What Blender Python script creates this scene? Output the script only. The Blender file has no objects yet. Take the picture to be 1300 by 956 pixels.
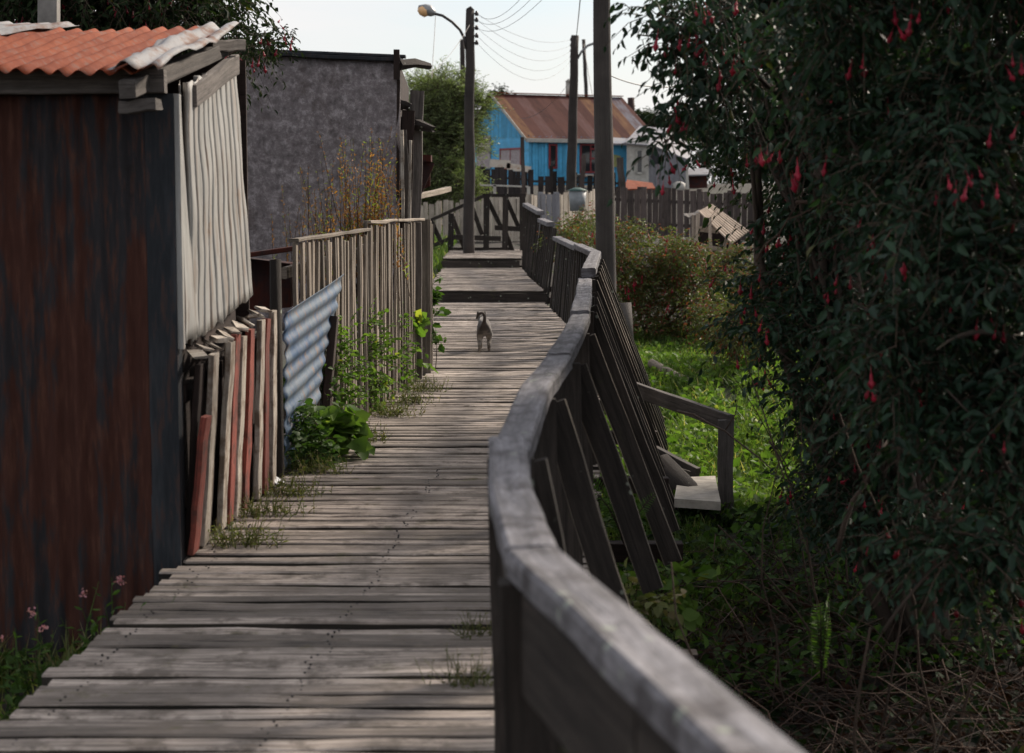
SUN_AZ, SUN_EL, SUN_E, SKYB, CLOUDB, EXPO = 42, 33, 4.4, .9, 7.0, 0.45
import bpy, math, random
import numpy as np
from mathutils import Vector, Matrix, noise as mnoise
random.seed(7); rng = np.random.default_rng(11)
sc = bpy.context.scene
COL = sc.collection
PITCH = math.atan((478-247)/2300.0)
CAMZ = 1.6
def at(px, py, Y):
    xc = (px-650)/2300.0; yc = -(py-478)/2300.0
    dy = math.cos(PITCH)+yc*math.sin(PITCH); dz = -math.sin(PITCH)+yc*math.cos(PITCH)
    t = Y/dy
    return Vector((xc*t, Y, CAMZ+dz*t))
def gz(px, py, z=0.0):
    xc = (px-650)/2300.0; yc = -(py-478)/2300.0
    dy = math.cos(PITCH)+yc*math.sin(PITCH); dz = -math.sin(PITCH)+yc*math.cos(PITCH)
    t = (z-CAMZ)/dz
    return Vector((xc*t, dy*t, z))
def U(a, b): return random.uniform(a, b)
def sm(a, b, x):
    t = min(1, max(0, (x-a)/(b-a))); return t*t*(3-2*t)
def interp(tab, y):
    if y <= tab[0][0]: return tab[0][1]
    for (a, u), (b, v) in zip(tab, tab[1:]):
        if y <= b: return u+(v-u)*(y-a)/(b-a)
    return tab[-1][1]

# ---------------------------------------------------------------- tagging
def tag(o, label=None, cat=None, group=None, kind=None):
    if label: o['label'] = label
    if cat: o['category'] = cat
    if group: o['group'] = group
    if kind: o['kind'] = kind
    return o
def empty(name, loc, label=None, cat=None, group=None, kind=None):
    o = bpy.data.objects.new(name, None); COL.objects.link(o); o.location = loc
    o.empty_display_size = .2
    return tag(o, label, cat, group, kind)
def link(name, me, m, parent=None):
    o = bpy.data.objects.new(name, me); COL.objects.link(o)
    if m is not None:
        for k in (m if isinstance(m, (list, tuple)) else [m]): me.materials.append(k)
    if parent is not None:
        o.parent = parent
        if parent.parent is None: o.matrix_parent_inverse = Matrix.Translation(parent.location).inverted()
    return o

# ---------------------------------------------------------------- mesh builder
class MB:
    def __init__(s): s.v = []; s.f = []; s.uv = []; s.r = []; s.mi = []; s.sm = []
    def loft(s, pts, sec, up=Vector((0,0,1)), rnd=None, scales=None, smooth=False, mi=0, caps=True, jit=0.0, roll=0.0):
        """sweep a closed section [(a,b)..] (a along the side axis, b along up) through pts"""
        if rnd is None: rnd = random.random()
        pts = [Vector(p) for p in pts]; n = len(sec); base = len(s.v)
        u0, v0 = U(0, 50), U(0, 50)
        per = [0]
        for i in range(n):
            a = sec[i]; b = sec[(i+1) % n]; per.append(per[-1]+math.hypot(a[0]-b[0], a[1]-b[1]))
        L = [0]
        for a, b in zip(pts, pts[1:]): L.append(L[-1]+(b-a).length)
        for k, p in enumerate(pts):
            if k == 0: d = pts[1]-pts[0]
            elif k == len(pts)-1: d = pts[-1]-pts[-2]
            else: d = (pts[k+1]-pts[k]).normalized()+(pts[k]-pts[k-1]).normalized()
            d.normalize()
            if k == 0:
                side = d.cross(up)
                if side.length < .15: side = d.cross(Vector((0,1,0)))
            elif abs(side0.dot(d)) < .9: side = side0-d*side0.dot(d)
            else: side = d.cross(up)
            side.normalize(); side0 = side.copy(); upv = side.cross(d).normalized()
            if roll:
                q = Matrix.Rotation(roll, 3, d); side = q @ side; upv = q @ upv
            sx, sy = (1, 1) if scales is None else (scales[k] if isinstance(scales[k], tuple) else (scales[k], scales[k]))
            for (a, b) in sec:
                v = p+side*a*sx+upv*b*sy
                if jit: v = v+Vector((U(-jit,jit), U(-jit,jit), U(-jit,jit)))
                s.v.append(v)
        for k in range(len(pts)-1):
            for i in range(n):
                j = (i+1) % n
                s.f.append((base+k*n+i, base+(k+1)*n+i, base+(k+1)*n+j, base+k*n+j))
                s.uv.append([(u0+L[k], v0+per[i]), (u0+L[k+1], v0+per[i]), (u0+L[k+1], v0+per[i+1]), (u0+L[k], v0+per[i+1])])
                s.r.append(rnd); s.mi.append(mi); s.sm.append(smooth)
        if caps:
            for k, rev in ((0, False), (len(pts)-1, True)):
                idx = list(range(base+k*n, base+k*n+n)); uvs = [(u0+a*3, v0+b*3) for a, b in sec]
                if rev: idx.reverse(); uvs.reverse()
                s.f.append(tuple(idx)); s.uv.append(uvs); s.r.append(rnd); s.mi.append(mi); s.sm.append(False)
    def board(s, p0, p1, w, t, up=Vector((0,0,1)), ch=0.004, seg=1, wob=0.0, rnd=None, jit=0.0, roll=0.0, mi=0, wj=0.0):
        """board with width w (side axis) and thickness t (up axis), chamfered"""
        a, b = w/2, t/2; c = min(ch, a*.45, b*.45)
        sec = [(-a+c,-b),(a-c,-b),(a,-b+c),(a,b-c),(a-c,b),(-a+c,b),(-a,b-c),(-a,-b+c)]
        p0 = Vector(p0); p1 = Vector(p1)
        pts = []; scl = []
        for i in range(seg+1):
            q = p0.lerp(p1, i/seg)
            if 0 < i < seg and wob: q = q+Vector((U(-wob,wob), U(-wob,wob), U(-wob,wob)))
            pts.append(q); scl.append((1+U(-wj,wj), 1+U(-wj,wj)))
        s.loft(pts, sec, up, rnd=rnd, jit=jit, roll=roll, mi=mi, scales=scl)
    def tube(s, pts, r, n=8, rnd=None, jit=0.0, smooth=True, mi=0):
        rs = r if isinstance(r, (list, tuple)) else [r]*len(pts)
        sec = [(math.cos(2*math.pi*i/n), math.sin(2*math.pi*i/n)) for i in range(n)]
        s.loft(pts, sec, rnd=rnd, scales=rs, smooth=smooth, jit=jit, mi=mi)
    def box(s, c, sx, sy, sz, ch=0.004, rnd=None, mi=0, rz=0.0):
        c = Vector(c); d = Vector((0,0,sz/2))
        up = Vector((-math.sin(rz), math.cos(rz), 0))
        s.board(c-d, c+d, sx, sy, up=up, ch=ch, rnd=rnd, mi=mi)
    def quad(s, a, b, c, d, rnd=None, mi=0):
        base = len(s.v); s.v += [Vector(a), Vector(b), Vector(c), Vector(d)]
        s.f.append((base, base+1, base+2, base+3)); w = (Vector(b)-Vector(a)).length; h = (Vector(d)-Vector(a)).length
        s.uv.append([(0,0),(w,0),(w,h),(0,h)]); s.r.append(random.random() if rnd is None else rnd); s.mi.append(mi); s.sm.append(False)
    def slab(s, a, b, c, d, t, rnd=None, mi=0):
        """thick quad a,b,c,d extruded against its normal"""
        a, b, c, d = map(Vector, (a, b, c, d)); nrm = (b-a).cross(d-a).normalized()*t
        A, B, C_, D = a-nrm, b-nrm, c-nrm, d-nrm
        for q in ((a,b,c,d), (D,C_,B,A), (a,A,B,b), (b,B,C_,c), (c,C_,D,d), (d,D,A,a)): s.quad(*q, rnd=rnd, mi=mi)
    def grid(s, fn, nu, nv, usz=1, vsz=1, rnd=0.5, smooth=True, mi=0):
        base = len(s.v)
        for j in range(nv+1):
            for i in range(nu+1): s.v.append(Vector(fn(i/nu, j/nv)))
        for j in range(nv):
            for i in range(nu):
                a = base+j*(nu+1)+i
                s.f.append((a, a+1, a+nu+2, a+nu+1))
                s.uv.append([(i/nu*usz, j/nv*vsz), ((i+1)/nu*usz, j/nv*vsz), ((i+1)/nu*usz, (j+1)/nv*vsz), (i/nu*usz, (j+1)/nv*vsz)])
                s.r.append(rnd); s.mi.append(mi); s.sm.append(smooth)
    def build(s, name, m, parent=None, label=None, cat=None, group=None, kind=None, solid=0):
        me = bpy.data.meshes.new(name); me.from_pydata([tuple(v) for v in s.v], [], s.f)
        uvl = me.uv_layers.new(name='uv'); flat = [c for f in s.uv for p in f for c in p]
        uvl.data.foreach_set('uv', flat)
        at_ = me.attributes.new('rnd', 'FLOAT', 'FACE'); at_.data.foreach_set('value', s.r)
        me.polygons.foreach_set('use_smooth', s.sm)
        me.polygons.foreach_set('material_index', s.mi)
        me.update()
        o = link(name, me, m, parent)
        if solid:
            md = o.modifiers.new('thick', 'SOLIDIFY'); md.thickness = solid
        return tag(o, label, cat, group, kind)

def np_mesh(name, V, F, rnd, m, parent=None, label=None, cat=None, group=None, kind=None, smooth=False):
    """V (n,3), F (m,k) all of one size"""
    me = bpy.data.meshes.new(name); n, k = F.shape
    me.vertices.add(len(V)); me.vertices.foreach_set('co', V.astype(np.float32).ravel())
    me.loops.add(n*k); me.loops.foreach_set('vertex_index', F.astype(np.int32).ravel())
    me.polygons.add(n); me.polygons.foreach_set('loop_start', np.arange(n, dtype=np.int32)*k)
    me.polygons.foreach_set('loop_total', np.full(n, k, dtype=np.int32))
    a = me.attributes.new('rnd', 'FLOAT', 'FACE'); a.data.foreach_set('value', rnd.astype(np.float32))
    if smooth: me.polygons.foreach_set('use_smooth', np.ones(n, dtype=bool))
    me.update(); me.validate()
    o = link(name, me, m, parent)
    return tag(o, label, cat, group, kind)

# ---------------------------------------------------------------- materials
def mat_new(name):
    m = bpy.data.materials.new(name); m.use_nodes = True
    nt = m.node_tree; b = nt.nodes['Principled BSDF']; return m, nt, b
def N(nt, t, **kw):
    n = nt.nodes.new(t)
    for k, v in kw.items():
        if k in n.inputs.keys(): n.inputs[k].default_value = v
        else: setattr(n, k, v)
    return n
def ramp(nt, stops, fac=None, interp_='LINEAR'):
    r = nt.nodes.new('ShaderNodeValToRGB'); r.color_ramp.interpolation = interp_
    e = r.color_ramp.elements
    while len(e) < len(stops): e.new(0.5)
    for i, (p, c) in enumerate(stops):
        e[i].position = p; e[i].color = (c[0], c[1], c[2], 1) if not isinstance(c, (int, float)) else (c, c, c, 1)
    if fac is not None: nt.links.new(fac, r.inputs[0])
    return r
def mixc(nt, fac, a, b, mode='MIX'):
    n = nt.nodes.new('ShaderNodeMix'); n.data_type = 'RGBA'; n.blend_type = mode
    for sock, val in ((n.inputs[0], fac), (n.inputs[6], a), (n.inputs[7], b)):
        if hasattr(val, 'links') or hasattr(val, 'is_linked'): nt.links.new(val, sock)
        elif isinstance(val, (int, float)): sock.default_value = val
        else: sock.default_value = (*val, 1)
    return n.outputs[2]
def coords(nt, which='Object', scale=(1,1,1)):
    tc = nt.nodes.new('ShaderNodeTexCoord'); mp = nt.nodes.new('ShaderNodeMapping'); mp.inputs['Scale'].default_value = scale
    nt.links.new(tc.outputs[which], mp.inputs[0]); return mp.outputs[0]
def noise(nt, vec, scale=5, detail=5, rough=.6):
    n = nt.nodes.new('ShaderNodeTexNoise'); n.inputs['Scale'].default_value = scale
    n.inputs['Detail'].default_value = detail; n.inputs['Roughness'].default_value = rough
    nt.links.new(vec, n.inputs['Vector']); return n.outputs['Fac']
def bump(nt, b, h, strength=.3, dist=.01):
    n = nt.nodes.new('ShaderNodeBump'); n.inputs['Strength'].default_value = strength; n.inputs['Distance'].default_value = dist
    nt.links.new(h, n.inputs['Height']); nt.links.new(n.outputs[0], b.inputs['Normal'])
def attr(nt, name='rnd'):
    a = nt.nodes.new('ShaderNodeAttribute'); a.attribute_name = name; return a.outputs['Fac']

def wood(name, dark, light, grain=(2.5, 55), var=.55, moss=0.0, blotch=None, rough=.85, bmp=.35, lichen=0.0, spec=.3, mosscol=(.06,.075,.02), stain=.35):
    m, nt, b = mat_new(name)
    uv = coords(nt, 'UV', (grain[0], grain[1], 1))
    g = noise(nt, uv, 1.0, 7, .65)
    c = ramp(nt, [(.28, dark), (.5, [(x+y)/2 for x, y in zip(dark, light)]), (.72, light)], g).outputs[0]
    fg = noise(nt, coords(nt, 'UV', (grain[0]*6, grain[1]*3.2, 1)), 1.0, 4, .7)
    c = mixc(nt, .55, c, ramp(nt, [(.3, .45), (.7, 1.35)], fg).outputs[0], 'MULTIPLY')
    # cracks along the grain
    cr = noise(nt, coords(nt, 'UV', (grain[0]*.6, grain[1]*1.8, 1)), 1.0, 3, .5)
    crr = ramp(nt, [(.30, .25), (.40, 1.0)], cr).outputs[0]
    c = mixc(nt, .8, c, crr, 'MULTIPLY')
    oc = coords(nt, 'Object')
    lo = ramp(nt, [(.3, 1-stain), (.62, 1.1)], noise(nt, oc, 2.3, 5, .6)).outputs[0]
    c = mixc(nt, .9, c, lo, 'MULTIPLY')
    rv = ramp(nt, [(0, 1-var), (1, 1+var*.35)], attr(nt)).outputs[0]
    c = mixc(nt, 1.0, c, rv, 'MULTIPLY')
    if blotch:
        bl = ramp(nt, [(.48, 0.0), (.62, 1.0)], noise(nt, oc, 7, 6, .7)).outputs[0]
        c = mixc(nt, bl, c, blotch)
    if moss:
        mo = ramp(nt, [(.62-moss*.2, 0.0), (.75-moss*.2, 1.0)], noise(nt, oc, 3.1, 7, .75)).outputs[0]
        c = mixc(nt, mo, c, mosscol)
    if lichen:
        vo = nt.nodes.new('ShaderNodeTexVoronoi'); vo.inputs['Scale'].default_value = 13; vo.inputs['Randomness'].default_value = 1; nt.links.new(oc, vo.inputs['Vector'])
        li = ramp(nt, [(.10, .7), (.17+lichen*.1, 0.0)], vo.outputs['Distance']).outputs[0]
        li2 = mixc(nt, 1.0, li, ramp(nt, [(.5, 0.0), (.56, 1.0)], noise(nt, oc, 4, 3)).outputs[0], 'MULTIPLY')
        c = mixc(nt, li2, c, (.30,.33,.27))
    nt.links.new(c, b.inputs['Base Color']); b.inputs['Roughness'].default_value = rough
    b.inputs['Specular IOR Level'].default_value = spec
    bump(nt, b, mixc(nt, .6, g, crr, 'MULTIPLY'), bmp, .008)
    return m

def plain(name, col, rough=.7, metal=0, var=.3, sc_=6, bmp=.1, spec=.4):
    m, nt, b = mat_new(name); oc = coords(nt)
    n_ = noise(nt, oc, sc_, 6, .65)
    c = mixc(nt, 1.0, col, ramp(nt, [(.3, 1-var), (.7, 1+var*.4)], n_).outputs[0], 'MULTIPLY')
    c = mixc(nt, 1.0, c, ramp(nt, [(0, .8), (1, 1.15)], attr(nt)).outputs[0], 'MULTIPLY')
    nt.links.new(c, b.inputs['Base Color']); b.inputs['Roughness'].default_value = rough; b.inputs['Metallic'].default_value = metal
    b.inputs['Specular IOR Level'].default_value = spec
    bump(nt, b, n_, bmp, .01); return m

def streaked(name, a, b_, c_=None, scale=(9,9,1.2), lo=.42, hi=.56, rough=.7, bmp=.25, fine=(40,40,6), spec=.12, dirt=0.0, dirtcol=(.03,.025,.02)):
    """rust or paint running down a sheet: a base, b patches, c fine"""
    m, nt, b = mat_new(name)
    s1 = noise(nt, coords(nt, 'Object', scale), 1.0, 8, .68)
    s2 = noise(nt, coords(nt, 'Object', fine), 1.0, 5, .6)
    c = mixc(nt, ramp(nt, [(lo, 0.0), (hi, 1.0)], s1).outputs[0], a, b_)
    if c_: c = mixc(nt, ramp(nt, [(.52, 0.0), (.68, .85)], s2).outputs[0], c, c_)
    c = mixc(nt, .8, c, ramp(nt, [(.25, .6), (.7, 1.15)], s2).outputs[0], 'MULTIPLY')
    if dirt:
        d = noise(nt, coords(nt, 'Object', (3,3,3)), 1.0, 8, .7)
        c = mixc(nt, ramp(nt, [(.62-dirt*.2, 0.0), (.76-dirt*.2, 1.0)], d).outputs[0], c, dirtcol)
    nt.links.new(c, b.inputs['Base Color']); b.inputs['Roughness'].default_value = rough
    b.inputs['Specular IOR Level'].default_value = spec
    bump(nt, b, s2, bmp, .006); return m

def leaf_mat(name, a, b_, c_=None, trans=.35, rough=.45, clump=1.2, spec=.35, rare=.93):
    m, nt, b = mat_new(name); r = attr(nt)
    c = ramp(nt, [(0, a), (.9, b_)], r).outputs[0]
    if c_: c = mixc(nt, ramp(nt, [(rare, 0.0), (min(rare+.02, 1), 1.0)], r).outputs[0], c, c_)
    cl = noise(nt, coords(nt), clump, 3, .6)
    c = mixc(nt, .8, c, ramp(nt, [(.3, .55), (.7, 1.35)], cl).outputs[0], 'MULTIPLY')
    nt.links.new(c, b.inputs['Base Color']); b.inputs['Roughness'].default_value = rough
    b.inputs['Specular IOR Level'].default_value = spec
    tr = nt.nodes.new('ShaderNodeBsdfTranslucent'); mx = nt.nodes.new('ShaderNodeMixShader'); mx.inputs[0].default_value = trans
    c2 = mixc(nt, 1.0, c, (1.5, 1.7, .7), 'MULTIPLY')
    nt.links.new(c2, tr.inputs[0]); nt.links.new(b.outputs[0], mx.inputs[1]); nt.links.new(tr.outputs[0], mx.inputs[2])
    nt.links.new(mx.outputs[0], nt.nodes['Material Output'].inputs[0]); return m

def glass_mat(name, col=(.02,.022,.025)):
    m, nt, b = mat_new(name); b.inputs['Base Color'].default_value = (*col, 1); b.inputs['Roughness'].default_value = .08
    b.inputs['Specular IOR Level'].default_value = .6; return m
# ---------------------------------------------------------------- the materials of this place
M = {}
M['deck'] = wood('weathered_deck_wood', (.095,.076,.062), (.64,.545,.475), grain=(1.5,46), var=.55, moss=.14, mosscol=(.11,.10,.045), bmp=.6, stain=.55, blotch=(.15,.125,.105))
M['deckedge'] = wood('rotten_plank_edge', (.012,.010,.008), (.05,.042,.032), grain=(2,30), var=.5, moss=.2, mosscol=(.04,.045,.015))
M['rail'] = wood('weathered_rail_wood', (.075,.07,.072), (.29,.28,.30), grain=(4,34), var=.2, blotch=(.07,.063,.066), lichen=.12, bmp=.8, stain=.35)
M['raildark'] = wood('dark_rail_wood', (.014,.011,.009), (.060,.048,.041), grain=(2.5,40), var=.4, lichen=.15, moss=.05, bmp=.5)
M['braceedge'] = wood('sunlit_brace_edge', (.14,.115,.09), (.42,.36,.29), grain=(2,30), var=.5)  # pale colour paints sunlight onto the narrow edges of the braces
M['fence'] = wood('grey_picket_wood', (.11,.088,.07), (.44,.37,.30), grain=(2,50), var=.55, bmp=.5)
M['darkfence'] = wood('dark_fence_wood', (.018,.014,.013), (.05,.04,.038), grain=(2,40), var=.6)
M['farfence'] = wood('far_fence_wood', (.30,.25,.20), (.66,.58,.48), grain=(1,25), var=.35)
M['brownfence'] = wood('brown_fence_wood', (.06,.045,.04), (.14,.11,.10), grain=(1,25), var=.5)
M['cream'] = wood('cream_painted_wood', (.30,.25,.20), (.72,.65,.57), grain=(3,40), var=.3, blotch=(.16,.12,.09))
M['redboard'] = wood('red_painted_wood', (.13,.03,.022), (.34,.085,.06), grain=(3,40), var=.35, blotch=(.075,.03,.022))
M['darkboard'] = wood('dark_stained_wood', (.018,.012,.010), (.05,.03,.025), grain=(3,40), var=.35)
M['pole'] = wood('utility_pole_wood', (.035,.029,.026), (.105,.09,.082), grain=(1.2,30), var=.2, bmp=.6)
M['poledark'] = wood('dark_pole_wood', (.025,.02,.018), (.065,.055,.05), grain=(1.2,30), var=.2)
M['log'] = wood('bleached_log_wood', (.20,.16,.12), (.48,.41,.33), grain=(2,30), var=.2)
M['coop'] = wood('pale_lath_wood', (.27,.2,.15), (.55,.45,.36), grain=(2,30), var=.3)
M['barnwood'] = wood('grey_barn_wood', (.07,.06,.055), (.20,.175,.16), grain=(2,36), var=.4)
M['rust_wall'] = streaked('rusty_slate_sheet', (.066,.027,.020), (.033,.031,.034), (.085,.038,.026), scale=(6,6,.9), lo=.48, hi=.54, bmp=.3, dirt=.12, dirtcol=(.02,.016,.015), rough=.75)
M['rust_roof'] = streaked('rusty_red_roof', (.17,.036,.014), (.26,.068,.028), (.13,.08,.065), scale=(5,2.0,3), lo=.4, hi=.65, fine=(18,14,18), rough=.8)
M['white_roof'] = streaked('worn_white_roof', (.27,.265,.27), (.17,.09,.06), (.18,.155,.14), scale=(7,3,6), lo=.5, hi=.62, fine=(25,12,25), rough=.6)
M['white_wall'] = streaked('cream_corrugated_sheet', (.40,.395,.38), (.24,.23,.215), (.19,.14,.11), scale=(5,5,1.2), lo=.45, hi=.7, fine=(14,14,2.2), rough=.6, bmp=.1, dirt=.05, dirtcol=(.25,.15,.09))
M['zinc'] = streaked('blue_grey_zinc', (.15,.19,.24), (.07,.12,.21), (.20,.13,.09), scale=(5,5,4), lo=.45, hi=.6, fine=(16,16,9), rough=.5)
M['zincflash'] = streaked('dark_slate_flashing', (.026,.029,.034), (.045,.049,.056), (.055,.033,.028), scale=(9,9,1), lo=.45, hi=.6)
M['iron'] = plain('dark_iron', (.05,.045,.045), rough=.6, metal=.3)
M['rustbox'] = streaked('rusty_box_metal', (.09,.028,.02), (.05,.03,.03), (.03,.02,.02), scale=(4,4,4))
def felt():
    m, nt, b = mat_new('mottled_tar_felt'); oc = coords(nt)
    n1 = noise(nt, oc, 10, 10, .85); vo = nt.nodes.new('ShaderNodeTexVoronoi'); vo.inputs['Scale'].default_value = 14
    nw = nt.nodes.new('ShaderNodeMixRGB'); nw.inputs[0].default_value = .12; nt.links.new(oc, nw.inputs[1])
    nn = nt.nodes.new('ShaderNodeTexNoise'); nn.inputs['Scale'].default_value = 8; nt.links.new(oc, nn.inputs['Vector']); nt.links.new(nn.outputs['Color'], nw.inputs[2])
    nt.links.new(nw.outputs[0], vo.inputs['Vector'])
    c = ramp(nt, [(.3, (.07,.055,.058)), (.5, (.20,.175,.18)), (.64, (.44,.40,.41))], n1).outputs[0]
    c = mixc(nt, .55, c, ramp(nt, [(.05, .55), (.5, 1.25)], vo.outputs['Distance']).outputs[0], 'MULTIPLY')
    c = mixc(nt, ramp(nt, [(.56, 0.0), (.72, .75)], noise(nt, coords(nt, 'Object', (1,1,.6)), 1.9, 6, .7)).outputs[0], c, (.085,.06,.05))
    nt.links.new(c, b.inputs['Base Color']); b.inputs['Roughness'].default_value = .9; bump(nt, b, n1, .5, .02); return m
M['felt'] = felt()
def stripe_roof():
    m, nt, b = mat_new('patched_rusty_roof'); uv = coords(nt, 'UV', (.85, .05, 1))
    w = nt.nodes.new('ShaderNodeTexNoise'); w.noise_dimensions = '1D'; w.inputs['Scale'].default_value = 1.0; w.inputs['Detail'].default_value = 0
    sx = nt.nodes.new('ShaderNodeSeparateXYZ'); nt.links.new(uv, sx.inputs[0])
    mu = nt.nodes.new('ShaderNodeMath'); mu.operation = 'MULTIPLY'; mu.inputs[1].default_value = 2.0; nt.links.new(sx.outputs[0], mu.inputs[0])
    fl = nt.nodes.new('ShaderNodeMath'); fl.operation = 'FLOOR'; nt.links.new(mu.outputs[0], fl.inputs[0])
    wn = nt.nodes.new('ShaderNodeTexWhiteNoise'); wn.noise_dimensions = '1D'; nt.links.new(fl.outputs[0], wn.inputs['W'])
    c = ramp(nt, [(0, (.075,.028,.024)), (.22, (.15,.145,.17)), (.4, (.05,.015,.013)), (.58, (.15,.075,.038)), (.75, (.045,.014,.013)), (.88, (.10,.05,.048))], wn.outputs[0], 'CONSTANT').outputs[0]
    n1 = noise(nt, coords(nt, 'UV', (3, .7, 1)), 1.6, 6, .7)
    c = mixc(nt, ramp(nt, [(.42, 0.0), (.62, .8)], n1).outputs[0], c, (.075,.026,.02))
    c = mixc(nt, .7, c, ramp(nt, [(.3, .7), (.7, 1.25)], noise(nt, coords(nt, 'UV', (12, 1.5, 1)), 1.0, 5)).outputs[0], 'MULTIPLY')
    nt.links.new(c, b.inputs['Base Color']); b.inputs['Roughness'].default_value = .85; b.inputs['Specular IOR Level'].default_value = .1; return m
M['house_roof'] = stripe_roof()
M['blue'] = plain('bright_blue_paint', (.085,.42,.70), rough=.6, var=.25, sc_=3)
M['redpaint'] = plain('red_window_paint', (.24,.03,.035), rough=.5)
M['curtain'] = plain('pale_curtain', (.42,.36,.36), rough=.9, var=.4, sc_=9)
M['whitepaint'] = plain('dull_white_paint', (.42,.40,.36), rough=.6, var=.3)
M['whitegrime'] = streaked('grimy_white_board', (.62,.56,.48), (.40,.20,.10), (.45,.38,.32), scale=(2,2,3), lo=.52, hi=.66)
M['greyzinc'] = streaked('grey_zinc_wall', (.20,.20,.22), (.28,.28,.30), (.13,.12,.13), scale=(6,6,1), lo=.4, hi=.6)
M['greyroof'] = streaked('pale_zinc_roof', (.27,.27,.29), (.17,.11,.09), (.20,.19,.21), scale=(3,3,3), lo=.55, hi=.68)
M['glass'] = glass_mat('dark_glass')
M['concrete'] = plain('grey_concrete', (.30,.28,.26), rough=.9, var=.35, sc_=9, bmp=.3)
M['slab'] = plain('pale_stone_slab', (.42,.38,.33), rough=.9, var=.4, sc_=9, bmp=.3)
M['insul'] = plain('brown_porcelain', (.03,.02,.02), rough=.3)
M['lampmetal'] = plain('grey_lamp_metal', (.28,.28,.28), rough=.45, metal=.4)
M['amber'] = plain('amber_lamp_glass', (.75,.45,.22), rough=.2, var=.2)
M['plastic'] = plain('grey_bin_plastic', (.20,.215,.225), rough=.5)
M['litter'] = plain('white_litter', (.75,.75,.75), rough=.5)
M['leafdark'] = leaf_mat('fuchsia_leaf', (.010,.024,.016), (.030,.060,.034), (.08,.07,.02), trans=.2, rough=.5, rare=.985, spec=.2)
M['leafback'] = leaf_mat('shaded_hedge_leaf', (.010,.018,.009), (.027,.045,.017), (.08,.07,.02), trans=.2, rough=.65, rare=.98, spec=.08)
M['leafbush'] = leaf_mat('olive_bush_leaf', (.065,.09,.028), (.14,.155,.045), (.20,.06,.035), trans=.3, rough=.55, rare=.80, clump=2.0)
M['leafwillow'] = leaf_mat('willow_leaf', (.12,.16,.075), (.23,.28,.13), None, trans=.3, rough=.5, clump=.7)
M['leafbright'] = leaf_mat('nettle_leaf', (.06,.12,.02), (.13,.20,.05), (.28,.30,.06), trans=.4, rough=.6, rare=.97, clump=3, spec=.12)
M['leafshade'] = leaf_mat('low_leaf', (.035,.075,.018), (.07,.125,.03), None, trans=.35, rough=.6, clump=3, spec=.15)
M['grass'] = leaf_mat('lush_grass', (.05,.09,.02), (.12,.17,.045), (.34,.30,.14), trans=.4, rough=.55, rare=.93, clump=1.1)
M['grassdry'] = leaf_mat('mossy_grass', (.08,.10,.03), (.17,.18,.055), (.25,.2,.11), trans=.3, rough=.6, rare=.85, clump=3)
M['dock'] = leaf_mat('rusty_dock_leaf', (.22,.085,.04), (.42,.20,.07), (.22,.26,.06), trans=.35, rough=.6, rare=.72, clump=2.5)
M['deadleaf'] = leaf_mat('dead_brown_leaf', (.03,.016,.011), (.07,.036,.024), None, trans=.1, rough=.9, clump=3, spec=.05)
M['flower'] = leaf_mat('fuchsia_flower_red', (.22,.008,.024), (.38,.018,.045), None, trans=.3, rough=.4)
M['pink'] = leaf_mat('pink_clover_flower', (.5,.18,.25), (.6,.3,.36), None, trans=.3, rough=.5)
M['twig'] = wood('brown_twig_bark', (.045,.03,.022), (.13,.09,.065), grain=(3,30), var=.5)
M['twigpale'] = wood('dry_stem_bark', (.035,.022,.016), (.13,.08,.056), grain=(3,30), var=.7)
M['bark'] = wood('dark_trunk_bark', (.04,.03,.025), (.12,.09,.07), grain=(4,20), var=.3, moss=.2)
def ground_mat():
    m, nt, b = mat_new('soil_and_turf'); oc = coords(nt)
    n1 = noise(nt, oc, .55, 8, .7); n2 = noise(nt, oc, 9, 8, .75)
    c = mixc(nt, ramp(nt, [(.50, 0.0), (.64, 1.0)], n1).outputs[0], (.020,.014,.010), (.028,.036,.012))
    c = mixc(nt, .9, c, ramp(nt, [(.25, .45), (.75, 1.4)], n2).outputs[0], 'MULTIPLY')
    nt.links.new(c, b.inputs['Base Color']); b.inputs['Roughness'].default_value = .95; bump(nt, b, n2, .6, .05); return m
M['ground'] = ground_mat()

# ---------------------------------------------------------------- terrain
RAILX = [(0.8,.52),(1.6,.375),(2.45,.197),(3.2,.035),(4.7,-.01),(6.0,.07),(7.1,.19),(9.6,.36),(12.4,.50),(13.9,.57),(18.2,.83),(21,.77),(26.8,.65),(31,.50),(35.5,.27),(40,.25)]
LEFTX = [(0.8,-1.66),(4,-1.57),(5.9,-1.49),(7.8,-1.40),(10.1,-1.32),(11.7,-1.16),(14,-.95),(16,-.76),(18,-.84),(21,-1.05),(26,-1.25),(40,-1.35)]
def gnd(x, y):
    deck_l = interp(LEFTX, y)
    right = -.82+.10*math.sin(x*1.3+y*.5)+.06*math.sin(y*1.1+2)
    left = -.50
    k = sm(deck_l-.3, deck_l+1.2, x)
    near = left*(1-k)+right*k
    z = near
    if x > .5 and y < 30: z += .14*sm(1.2, 4.0, x)
    z = z+sm(26, 42, y)*(.35-z)
    z = z+sm(44, 72, y)*(1.75-z)
    z = z+sm(72, 90, y)*.35
    d = math.hypot(x, y)
    z += sm(120, 700, d)*2.0
    return z + .03*mnoise.noise(Vector((x*1.5, y*1.5, 0))) + (.25*mnoise.noise(Vector((x*.05, y*.05, 3))) if y > 50 else 0)
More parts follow.
